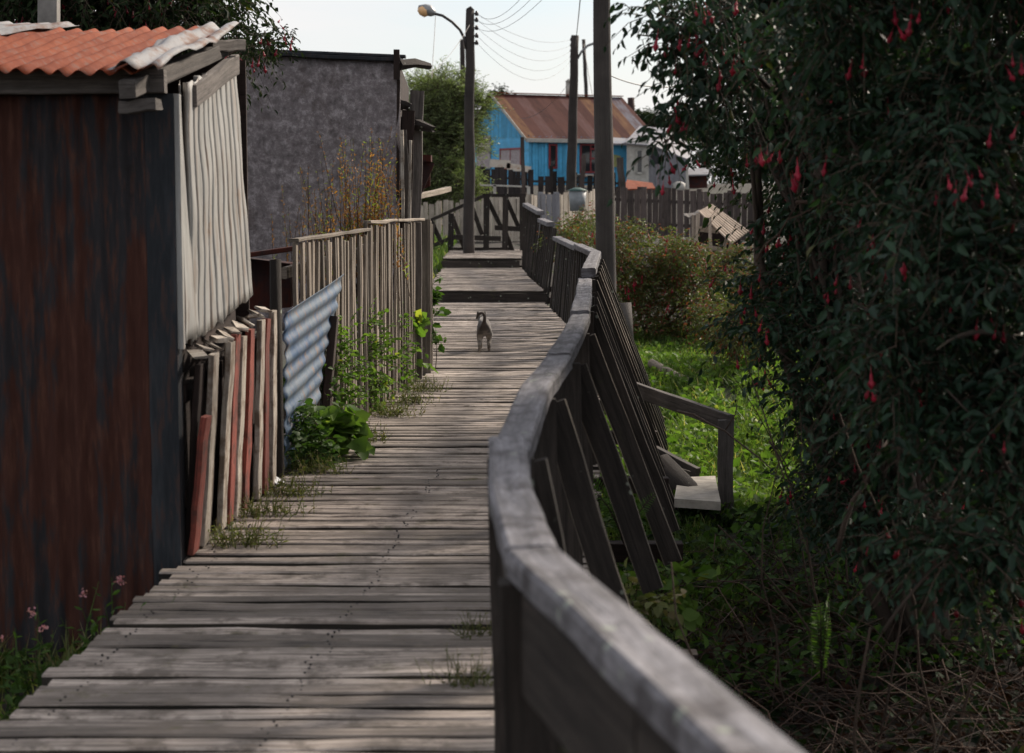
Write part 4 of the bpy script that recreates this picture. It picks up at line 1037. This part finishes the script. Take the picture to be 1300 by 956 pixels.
# big fuchsia trees at the right
not_walk = lambda P: (P[:,0] > .62+0*P[:,1])
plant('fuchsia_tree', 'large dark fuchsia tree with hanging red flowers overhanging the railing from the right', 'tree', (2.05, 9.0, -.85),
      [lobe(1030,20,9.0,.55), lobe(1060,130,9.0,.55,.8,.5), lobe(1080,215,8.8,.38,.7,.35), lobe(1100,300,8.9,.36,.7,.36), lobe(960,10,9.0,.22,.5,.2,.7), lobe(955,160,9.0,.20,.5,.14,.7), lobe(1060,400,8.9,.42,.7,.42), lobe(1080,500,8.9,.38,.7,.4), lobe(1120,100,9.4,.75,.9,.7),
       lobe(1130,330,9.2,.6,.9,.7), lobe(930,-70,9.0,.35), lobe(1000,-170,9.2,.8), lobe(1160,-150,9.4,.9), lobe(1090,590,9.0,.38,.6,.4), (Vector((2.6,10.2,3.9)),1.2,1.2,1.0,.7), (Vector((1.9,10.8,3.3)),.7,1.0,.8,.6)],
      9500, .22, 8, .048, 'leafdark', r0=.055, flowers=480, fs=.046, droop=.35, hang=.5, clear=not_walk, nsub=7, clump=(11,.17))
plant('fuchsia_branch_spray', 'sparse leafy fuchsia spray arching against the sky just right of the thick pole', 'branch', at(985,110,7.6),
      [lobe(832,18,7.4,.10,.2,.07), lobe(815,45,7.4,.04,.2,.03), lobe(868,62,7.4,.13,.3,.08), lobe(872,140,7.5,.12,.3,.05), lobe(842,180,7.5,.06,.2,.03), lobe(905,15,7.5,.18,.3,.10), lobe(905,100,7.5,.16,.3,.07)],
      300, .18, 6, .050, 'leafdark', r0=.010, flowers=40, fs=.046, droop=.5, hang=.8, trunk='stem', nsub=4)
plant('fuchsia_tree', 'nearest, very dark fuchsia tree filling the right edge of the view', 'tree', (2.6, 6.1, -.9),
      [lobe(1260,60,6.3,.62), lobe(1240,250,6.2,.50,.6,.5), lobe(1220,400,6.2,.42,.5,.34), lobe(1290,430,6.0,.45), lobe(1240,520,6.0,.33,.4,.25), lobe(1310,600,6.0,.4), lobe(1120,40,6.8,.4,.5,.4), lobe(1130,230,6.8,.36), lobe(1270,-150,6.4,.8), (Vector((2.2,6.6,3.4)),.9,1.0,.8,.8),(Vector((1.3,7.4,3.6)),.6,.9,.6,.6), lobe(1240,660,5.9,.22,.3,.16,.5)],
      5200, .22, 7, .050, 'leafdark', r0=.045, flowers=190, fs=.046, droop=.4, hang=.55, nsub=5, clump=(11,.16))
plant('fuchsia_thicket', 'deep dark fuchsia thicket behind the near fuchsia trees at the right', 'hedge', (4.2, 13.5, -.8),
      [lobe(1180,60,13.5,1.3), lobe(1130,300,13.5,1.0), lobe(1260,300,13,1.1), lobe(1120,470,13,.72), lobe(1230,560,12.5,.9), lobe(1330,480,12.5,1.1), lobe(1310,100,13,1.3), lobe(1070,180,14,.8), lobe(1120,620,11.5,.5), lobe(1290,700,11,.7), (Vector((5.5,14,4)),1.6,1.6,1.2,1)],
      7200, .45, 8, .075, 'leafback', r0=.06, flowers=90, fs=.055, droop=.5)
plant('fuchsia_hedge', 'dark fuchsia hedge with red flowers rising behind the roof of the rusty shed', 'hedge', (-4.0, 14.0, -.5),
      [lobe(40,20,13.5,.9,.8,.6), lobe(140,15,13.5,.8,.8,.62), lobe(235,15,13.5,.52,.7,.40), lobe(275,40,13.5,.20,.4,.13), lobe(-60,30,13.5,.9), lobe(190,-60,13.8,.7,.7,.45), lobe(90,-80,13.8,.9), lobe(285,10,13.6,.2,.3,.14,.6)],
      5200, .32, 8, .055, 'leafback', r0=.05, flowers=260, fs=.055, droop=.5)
plant('fuchsia_branch_spray', 'thin flowering fuchsia twigs reaching past the shed roof above the felt wall', 'branch', at(280,70,12.8),
      [lobe(335,42,12.8,.10,.2,.07), lobe(352,58,12.8,.09,.2,.05), lobe(325,62,12.8,.10,.2,.06), lobe(368,48,12.8,.05,.1,.03)],
      75, .15, 7, .040, 'leafback', r0=.008, flowers=18, fs=.05, droop=.35, trunk='stem', nsub=2)
# olive bush beyond the railing
plant('fuchsia_bush', 'olive and reddish fuchsia bush dotted with red flowers beyond the railing, around the thick pole', 'bush', (2.1, 29.3, -.8),
      [lobe(775,320,28.5,.75,1.0,.62), lobe(840,330,28.5,.85,1.0,.72), lobe(905,350,29,.80,1.0,.70), lobe(740,300,30.5,.50,.8,.45), lobe(800,400,28.5,.72,.9,.6), lobe(880,405,28.5,.72,.9,.58), lobe(950,380,29.5,.8,1,.8), lobe(1020,400,30,1,1,.9)],
      8500, .24, 8, .052, 'leafbush', r0=.035, flowers=330, fs=.075, droop=.35, hang=.3, shell=.4, clump=(16,.2))
plant('yellow_shrub', 'small yellowish shrub by the lower edge of the big fuchsia foliage', 'bush', at(905,440,24),
      [lobe(905,405,23,.28,.4,.35), lobe(945,420,22,.35,.4,.4)], 900, .22, 7, .05, 'leafbush', r0=.015, droop=.3, flowers=15, trunk='stem')
# willow-like tree in the middle distance
plant('willow_tree', 'feathery pale green willow-like tree behind the lamp pole', 'tree', at(585,265,52),
      [lobe(566,150,52,.85,1.2,.65), lobe(540,165,52,.8,1,.8), lobe(582,188,52,.72,1,.75), lobe(555,215,52,1.0,1.2,.85), lobe(585,232,51,.60,1,.6), lobe(540,125,53,.5,.8,.45), lobe(530,250,52,.8,1,.6), lobe(577,112,52,.38,.6,.32,1.0), lobe(555,112,52,.3,.6,.3,1.0), lobe(598,135,52,.3,.5,.3)],
      7600, .55, 9, .11, 'leafwillow', r0=.09, droop=.2, hang=-.1, width=.17, shell=.5, upb=.5, r=.006, clump=(7,.34,.9))
plant('far_tree', 'dark rounded treetop showing above the ridge of the blue house', 'tree', at(633,200,108),
      [lobe(633,122,108,.55,.8,.55), lobe(625,135,108,.6,.8,.6), lobe(645,130,108,.5,.6,.4)], 420, .4, 7, .16, 'leafback', r0=.1, droop=.2)
plant('far_tree', 'dark low treetop showing right of the thick pole above the far roofs', 'tree', at(800,220,108),
      [lobe(795,150,108,1.4,1.2,.5), lobe(830,158,108,1.5,1.2,.7), lobe(870,160,108,1.5,1.2,.8), lobe(905,165,106,1.2,1.2,1.0)], 1700, .5, 7, .18, 'leafback', r0=.15, droop=.2)
for i, (x, lab) in enumerate(((480,'broad tree far behind the felt-walled outbuilding'), (950,'broad tree far behind the lath roof at the right'), (1100,'broad far tree hidden behind the dark fuchsias'))):
    plant('far_tree', lab, 'tree', at(x,240,100), [lobe(x,190,100,2.6,2,1.8), lobe(x+60,200,100,2.2,2,1.6), lobe(x-50,205,100,2,2,1.5)], 1300, .8, 7, .25, 'leafback', r0=.2, droop=.2)
# rust-coloured docks against the felt wall
def stalks(name, lab, base, n, h, spread, ls, nl, leafm, stemm='twigpale', cat_='plant', lean=.25, r=.004, up=.7, width=.35):
    b = np.array(base); P0 = b+rng.normal(size=(n,3))*np.array([spread,spread*.6,0]); D = norm(np.array([0,0,1.0])+rng.normal(size=(n,3))*lean)
    L = h*(.45+.6*rng.random(n)); P2 = P0+D*L[:,None]; P1 = (P0+P2)/2+rng.normal(size=(n,3))*.03*h
    LP = []; LD = []; LS = []
    for k in range(nl):
        t = (.25+.75*(k+rng.random(n))/nl)[:,None]; q = (1-t)**2*P0+2*t*(1-t)*P1+t*t*P2
        LP.append(q); LD.append(norm(rng.normal(size=(n,3))*np.array([1,1,.5])+np.array([0,0,up]))); LS.append(ls*(.5+.8*rng.random(n))*(1.2-.7*t[:,0]))
    root = empty(name, Vector(base), lab, cat_)
    np_mesh('foliage', *leaves_arrays(*map(np.concatenate, (LP, LD, LS)), width), M[leafm], root)
    np_mesh('stems', *tubes_arrays(P0, P1, P2, np.full(n, r)), M[stemm], root)
    return root
c = at(470,330,14.6); stalks('dock_plant', 'tall orange-brown seeding dock above the picket fence, before the right part of the felt wall', (c.x-.02,14.6,.75), 70, 1.35, .13, .05, 40, 'dock', lean=.13, up=1.2)
c = at(432,330,14.8); stalks('dock_plant', 'green-topped dock stems just left of the tall orange-brown dock', (c.x,14.9,.6), 10, 1.35, .08, .06, 14, 'dock', lean=.12, up=1.0)
c = at(388,330,13.8); stalks('dock_plant', 'thin red-brown dock against the middle of the felt wall', (c.x,13.9,.75), 30, 1.05, .10, .035, 30, 'dock', lean=.10, up=1.4)

# weeds at the foot of the left fences
def weed(name, lab, px, py, Y, r, n, ls, m='leafbright', rz=None, tl=.16, cat_='weed', width=.65, droop=.3, nl=6):
    b = at(px, py, Y); return plant(name, lab, cat_, (b.x, b.y, min(b.z, .02)-.12), [(b, r, r*1.1, rz or r)], n, tl, nl, ls, m, r0=.006, droop=droop, hang=.15, width=width, trunk='stem', nsub=3, upb=.3)
weed('nettle_clump', 'lush green nettle clump at the foot of the dark fence post by the striped boards', 378, 575, 10.6, .17, 210, .055, 'leafshade', .22)
weed('nettle_clump', 'darker nettle clump filling the gap below the blue-grey corrugated sheet', 393, 515, 11.6, .16, 150, .05, 'leafshade', .24)
weed('broad_leaf_weed', 'bright broad-leaved weed just before the start of the picket fence', 415, 553, 11.0, .11, 34, .12, 'leafbright', .08, width=.9)
weed('climbing_weed', 'light green weed climbing the near pickets of the tall fence', 430, 480, 12.15, .16, 190, .042, 'leafbright', .42)
weed('climbing_weed', 'light green weed climbing the middle pickets of the tall fence', 468, 465, 13.4, .17, 240, .044, 'leafbright', .42)
weed('climbing_weed', 'light green weed climbing the far pickets near the fence end', 500, 455, 14.8, .13, 120, .045, 'leafbright', .36)
weed('broad_leaf_weed', 'yellow-green broad leaves on the fence end next to the cat', 520, 425, 15.6, .06, 16, .12, 'leafbright', .22, width=.9)
weed('climbing_weed', 'weed sprouting between the last two fence posts, level with the cat', 545, 405, 16.6, .06, 30, .08, 'leafshade', .3, width=.8)
for (px, py, z, lab) in ((333,655,0,'moss-green grass tuft on the deck edge at the foot of the striped boards'), (365,628,0,'small grass tuft on the deck edge beside the white scrap'), (500,528,0,'low grass tuft on the deck below the middle pickets'), (455,560,0,'low weed tuft on the deck edge by the near pickets'), (540,497,0,'low weed tuft on the deck at the end of the picket fence'), (400,600,0,'grass tuft on the deck edge just before the nettle clump'), (300,690,0,'sparse mossy tuft on the deck below the nearest striped boards'), (520,512,0,'small tuft on the deck by the far pickets')):
    b = gz(px, py, z); stalks('grass_tuft', lab, (b.x, b.y, -.02), 100, .17, .09, .03, 3, 'grassdry', 'grassdry', 'grass', lean=.55, r=.0025)

# grass as ground cover
def blades(name, lab, n, fx, h, m, zf=None, kind='stuff', w=.004):
    P = fx(n); n = len(P)
    z = np.array([gnd(a, b) for a, b in P]) if zf is None else zf(P)
    B = np.column_stack([P, z-.02]); H = h*(.4+.9*rng.random(n)); d = rng.normal(size=(n,3))*.45; d[:,2] = 1; d = norm(d)
    s_ = norm(np.cross(d, norm(rng.normal(size=(n,3)))))*w*(1+rng.random(n))[:,None]
    mid = B+d*(H*.6)[:,None]; bend = rng.normal(size=(n,3))*.35; bend[:,2] = -.1; tip = mid+norm(d+bend)*(H*.5)[:,None]
    V = np.stack([B-s_, B+s_, mid+s_*.8, mid-s_*.8, tip], 1).reshape(-1, 3); i = np.arange(n)[:,None]*5
    F = np.concatenate([i+np.array([[0,1,2,3]]), i+np.array([[3,2,4,4]])], 1).reshape(-1, 4)
    me = bpy.data.meshes.new(name); F3 = np.concatenate([i+np.array([[0,1,2]]), i+np.array([[0,2,3]]), i+np.array([[3,2,4]])], 1).reshape(-1, 3)
    return np_mesh(name, V, F3, np.repeat(rng.random(n), 3), M[m], None, lab, None, None, kind)
def area(x0, x1, y0, y1, pw=1.0, clump=True):
    def f(n):
        Y = y0+(y1-y0)*rng.random(n)**pw; X = x0+(x1-x0)*rng.random(n)
        k = X > np.array([interp(RAILX, y) for y in Y])+.12 if x0 > -.5 else X < np.array([interp(LEFTX, y) for y in Y])-.06
        P = np.column_stack([X, Y])[k]
        if clump:
            q = np.array([mnoise.noise(Vector((a*2.2, b*1.4, 5))) for a, b in P]); P = P[q+.35*rng.random(len(P)) > -.12]
        return P
    return f
blades('grass', 'bright lush grass in the hollow right of the railing', 70000, area(.5, 4.4, 12.5, 30, 1.3), .20, 'grass', w=.006)
blades('grass', 'far grass around the bush and the board fences', 30000, area(-4, 9, 30, 52), .25, 'grass', w=.012)
blades('grass', 'shaded grass and low weeds below the railing braces', 5200, area(.3, 1.35, 9.5, 12.5), .16, 'grass', w=.004)
blades('grass', 'dim grass between the rusty shed and the boardwalk edge', 6500, area(-3.2, -1.45, 5.0, 7.8), .22, 'grassdry', w=.0035)
def cover(name, lab, n, fx, ls, m, hz=.12, width=.7):
    P = fx(n); z = np.array([gnd(a, b) for a, b in P])+hz*rng.random(len(P)); B = np.column_stack([P, z]); D = norm(rng.normal(size=(len(P),3))*np.array([1,1,.4])+np.array([0,0,.25]))
    return np_mesh(name, *leaves_arrays(B, D, ls*(.5+rng.random(len(P))), width), M[m], None, lab, None, None, 'stuff')
cover('ground_cover', 'bright leafy weeds among the sunny grass', 22000, area(.5, 4.4, 12.5, 29, 1.2), .075, 'leafbright', .18)
cover('ground_cover', 'broad green weeds around the feet of the braces', 4200, area(.3, 2.6, 8.6, 13.6), .055, 'leafshade', .16)
cover('ground_cover', 'shaded fallen leaves and ivy under the fuchsia trees', 16000, area(.6, 5.5, 3.2, 13.5), .05, 'leafback', .16)
cover('ground_cover', 'dark weeds below the shed wall at the lower left', 8000, area(-3.4, -1.45, 4.2, 7.8), .045, 'leafshade', .14)
cover('ground_cover', 'brown dead leaves littering the soil under the fuchsias', 24000, area(.3, 5.5, 2.6, 10.5, clump=False), .05, 'deadleaf', .04, .5)

# dead stems and brambles under the fuchsias
def dead_stems():
    n = 3000; Y = 3.2+7.8*rng.random(n); X = .45+rng.random(n)*(1.2+.30*Y); k = X > np.array([interp(RAILX, y) for y in Y])+.35; X, Y = X[k], Y[k]; n = len(X)
    P0 = np.column_stack([X, Y, np.array([gnd(a, b) for a, b in zip(X, Y)])-.02]); D = rng.normal(size=(n,3)); D[:,2] = np.abs(D[:,2])*.35+.06; D = norm(D); L = (.25+.75*rng.random(n))
    P2 = P0+D*L[:,None]; P2[:,2] = np.maximum(P2[:,2]-.12*L, P0[:,2]+.02); P1 = P0+D*(L*.5)[:,None]+np.array([0,0,.08])*L[:,None]+rng.normal(size=(n,3))*.03
    V, F, R = tubes_arrays(P0, P1, P2, .0028+.004*rng.random(n)**3)
    np_mesh('dead_stems', V, F, R, M['twigpale'], None, 'tangle of dry brown stems on the ground under the fuchsias', None, None, 'stuff')
dead_stems()
def upright_stems():
    root = MB(); rr = random.Random(4)
    for i in range(26):
        y = rr.uniform(5.2, 10.5); x = y*rr.uniform(.155,.29); g = gnd(x, y); h = rr.uniform(.9, 2.0)
        pts = [Vector((x, y, g-.05))]; d = Vector((rr.uniform(-.35,.25), rr.uniform(-.2,.2), 1))
        for k in range(6): d = d+Vector((rr.gauss(0,.16), rr.gauss(0,.12), -.02)); pts.append(pts[-1]+d*h/6)
        r = rr.uniform(.003,.009); root.tube(pts, [r*(1-.1*k) for k in range(7)], n=6)
    root.build('understorey_stems', M['twig'], None, 'thin bare upright stems in the dark under the fuchsias', None, None, 'stuff')
upright_stems()
for i, (a, b, r, lab) in enumerate((((1180,660,6.4),(1300,560,6.0),.008,'long pale bare branch crossing the dark lower right'), ((1060,700,7.0),(1130,560,7.2),.012,'brown forked branch rising in the dark under the near fuchsia'), ((975,560,9.2),(1010,640,9.0),.007,'thin broken twig hanging below the fuchsia edge'), ((860,520,10.5),(985,600,9.6),.008,'long thin bramble stem arching across the handrail post'), ((1120,800,5.6),(1245,690,5.8),.006,'slender bare shoot at the lower right'), ((1000,85,7.9),(1120,155,7.7),.011,'sunlit bare branch inside the upper fuchsia foliage'), ((1010,258,7.8),(1190,292,7.5),.010,'long brown branch crossing the middle of the fuchsia foliage'), ((1080,15,7.7),(1180,42,7.6),.010,'pale bare branch at the top of the near fuchsia'), ((985,190,7.9),(1080,120,7.9),.009,'brown branch slanting up through the upper left fuchsia foliage'), ((960,330,7.9),(1040,262,7.9),.006,'thin brown branch low in the left fuchsia foliage'), ((1150,440,6.2),(1172,620,6.3),.010,'pale broken upright branch inside the near dark fuchsia'))):
    p, q = at(*a), at(*b); mb = MB(); pts = [p.lerp(q, k/6)+Vector((0,0,.05*math.sin(math.pi*k/6)))+Vector((U(-.012,.012),U(-.012,.012),U(-.012,.012))) for k in range(7)]
    mb.tube(pts, [r*(1-.1*k) for k in range(7)], n=6); s0 = pts[3]; mb.tube([s0, s0+Vector((.06,.02,.09)), s0+Vector((.08,.05,.2))], [r*.6,r*.4,r*.2], n=5)
    mb.build('bare_branch', M['twig' if a[1] > 460 else 'twigpale'], None, lab, 'branch')

# ferns
def fern(base, lab, n=7, L=.45, lean=.35, m='leafshade'):
    base = Vector(base); root = empty('fern', base, lab, 'fern'); LP, LD, LS = [], [], []; mb = MB()
    for k in range(n):
        an = U(0, 6.28); d = Vector((math.cos(an)*lean, math.sin(an)*lean, 1)).normalized(); l = L*U(.7,1.1); pts = []
        for i in range(13):
            t = i/12; pts.append(base+d*l*t+Vector((math.cos(an), math.sin(an), -.7))*(.35*l*t*t*lean*2))
        mb.tube([tuple(p) for p in pts[::3]], [.004,.0035,.003,.002,.001], n=4)
        for i in range(2, 12):
            for f in (0, .5):
                p = pts[i].lerp(pts[i+1], f); tg = (pts[i+1]-pts[i]).normalized(); sd = tg.cross(Vector((math.cos(an+1), math.sin(an+1), .3))).normalized()
                for s_ in (-1, 1): LP.append(p); LD.append((sd*s_+tg*.45).normalized()); LS.append(l*.13*math.sin(math.pi*min(1,(i+f)/12.5))**.6)
    np_mesh('fronds', *leaves_arrays(np.array(LP), np.array(LD), np.array(LS), .32, .05, .1), M[m], root)
    mb.build('stalks', M['twigpale'], root)
c = at(1043,850,7.2); fern((c.x, 7.2, c.z-.05), 'upright green fern in the brown undergrowth under the fuchsia', 5, .40, .06, 'leafshade')
c = at(792,690,8.9); fern((c.x, 8.9, c.z), 'fern sprouting between the foremost leaning braces', 6, .40, .3)
c = at(830,745,8.2); fern((c.x, 8.2, gnd(c.x,8.2)), 'small fern on the ground right of the braces', 6, .3, .5, 'leafbright')
c = at(775,790,7.6); fern((c.x, 7.6, gnd(c.x,7.6)), 'low fern beside the railing post below the bend', 6, .25, .6)
weed('broad_leaf_weed', 'bright broad-leaved weed on the soil right of the railing braces', 858, 738, 8.4, .08, 14, .085, 'leafbright', .06, width=.9)
weed('broad_leaf_weed', 'yellow-green weed patch low beside the railing bend', 800, 770, 7.8, .12, 50, .06, 'grassdry', .05, width=.6)
# pink flowered weed, lower left
def pinkweed(px, py, Y, lab):
    b = at(px, py, Y); r = stalks('pink_flowered_weed', lab, (b.x, b.y, b.z-.30), 16, .42, .07, .075, 6, 'leafshade', 'leafshade', 'weed', lean=.38, r=.003, up=.1, width=.3)
    P = []
    for i in range(3):
        c = np.array([b.x+U(-.12,.12), b.y+U(-.05,.05), b.z+U(.02,.12)]); P.append(c+rng.normal(size=(16,3))*.007)
    P = np.concatenate(P); np_mesh('blossoms', *leaves_arrays(P, norm(rng.normal(size=P.shape)), np.full(len(P), .012), .6), M['pink'], r)
pinkweed(135, 765, 6.9, 'leafy weed with pink flower heads against the shed foot')
pinkweed(40, 815, 6.6, 'lower pink-flowered weed at the left edge of the view')
b = gz(605, 830, 0); stalks('grass_tuft', 'thin grass tufts growing through the planks beside the near railing', (b.x, b.y+.3, -.03), 50, .13, .045, .02, 3, 'grassdry', 'grassdry', 'grass', lean=.4, r=.002)
b = gz(600, 870, 0); stalks('grass_tuft', 'grass tuft at the foot of the nearest railing post', (b.x, b.y, -.03), 70, .15, .05, .02, 3, 'grassdry', 'grassdry', 'grass', lean=.45, r=.002)

# ---------------------------------------------------------------- light, sky, camera
AZ, EL = math.radians(SUN_AZ), math.radians(SUN_EL)
w = bpy.data.worlds.new('World'); sc.world = w; w.use_nodes = True; nt = w.node_tree
bg = nt.nodes['Background']; sky = nt.nodes.new('ShaderNodeTexSky'); sky.sky_type = 'NISHITA'; sky.sun_disc = False
sky.sun_elevation = EL; sky.sun_rotation = AZ; sky.air_density = 1.0; sky.dust_density = 1.5; sky.altitude = 50
tc = nt.nodes.new('ShaderNodeTexCoord'); mp = nt.nodes.new('ShaderNodeMapping'); mp.inputs['Scale'].default_value = (1.1,1.1,5.5); mp.inputs['Location'].default_value = (.4,.2,.3)
nt.links.new(tc.outputs['Generated'], mp.inputs[0])
cn = noise(nt, mp.outputs[0], 2.0, 7, .55)
sep = nt.nodes.new('ShaderNodeSeparateXYZ'); nt.links.new(tc.outputs['Generated'], sep.inputs[0])
hz = ramp(nt, [(0.0, .95), (.05, .6), (.12, .1), (.5, .1)], sep.outputs[2]).outputs[0]
cl = ramp(nt, [(.40, .35), (.60, 1.0)], cn).outputs[0]
fac = mixc(nt, 1.0, cl, hz, 'SCREEN')
cloud = nt.nodes.new('ShaderNodeMix'); cloud.data_type = 'RGBA'
nt.links.new(fac, cloud.inputs[0]); 
skyb = nt.nodes.new('ShaderNodeVectorMath'); skyb.operation = 'SCALE'; skyb.inputs['Scale'].default_value = SKYB; nt.links.new(sky.outputs[0], skyb.inputs[0])
skyt = mixc(nt, 1.0, skyb.outputs[0], (.90,1.02,1.12), 'MULTIPLY'); nt.links.new(skyt, cloud.inputs[6])
cc = nt.nodes.new('ShaderNodeVectorMath'); cc.operation = 'SCALE'; cc.inputs[0].default_value = (1.0,.975,.965); cc.inputs['Scale'].default_value = CLOUDB
nt.links.new(cc.outputs[0], cloud.inputs[7])
nt.links.new(cloud.outputs[2], bg.inputs[0]); bg.inputs[1].default_value = .1
sd = bpy.data.lights.new('sun', 'SUN'); sd.energy = SUN_E; sd.angle = math.radians(8); sd.color = (1,.88,.74)
so = bpy.data.objects.new('sun', sd); COL.objects.link(so)
dirv = Vector((math.sin(AZ)*math.cos(EL), math.cos(AZ)*math.cos(EL), math.sin(EL)))
so.rotation_euler = dirv.to_track_quat('Z', 'Y').to_euler(); so.location = dirv*50
cd = bpy.data.cameras.new('camera'); co = bpy.data.objects.new('camera', cd); COL.objects.link(co); sc.camera = co
co.location = (0,0,CAMZ); co.rotation_euler = (math.pi/2-PITCH, 0, 0); cd.sensor_width = 36; cd.lens = 36*2300/1300; cd.clip_start = .05; cd.clip_end = 4000
cd.dof.use_dof = True; cd.dof.focus_distance = 13.5; cd.dof.aperture_fstop = 4.5
sc.view_settings.view_transform = 'Standard'; sc.view_settings.look = 'None'; sc.view_settings.exposure = EXPO; sc.view_settings.gamma = 1; sc.view_settings.use_curve_mapping = False
sc.render.engine = 'CYCLES'; sc.cycles.use_denoising = True
try: sc.cycles.denoiser = 'OPENIMAGEDENOISE'
except Exception: pass
sc.cycles.max_bounces = 6; sc.cycles.diffuse_bounces = 3; sc.cycles.glossy_bounces = 2; sc.cycles.transmission_bounces = 3; sc.cycles.transparent_max_bounces = 4
sc.cycles.use_adaptive_sampling = True; sc.cycles.adaptive_threshold = .02
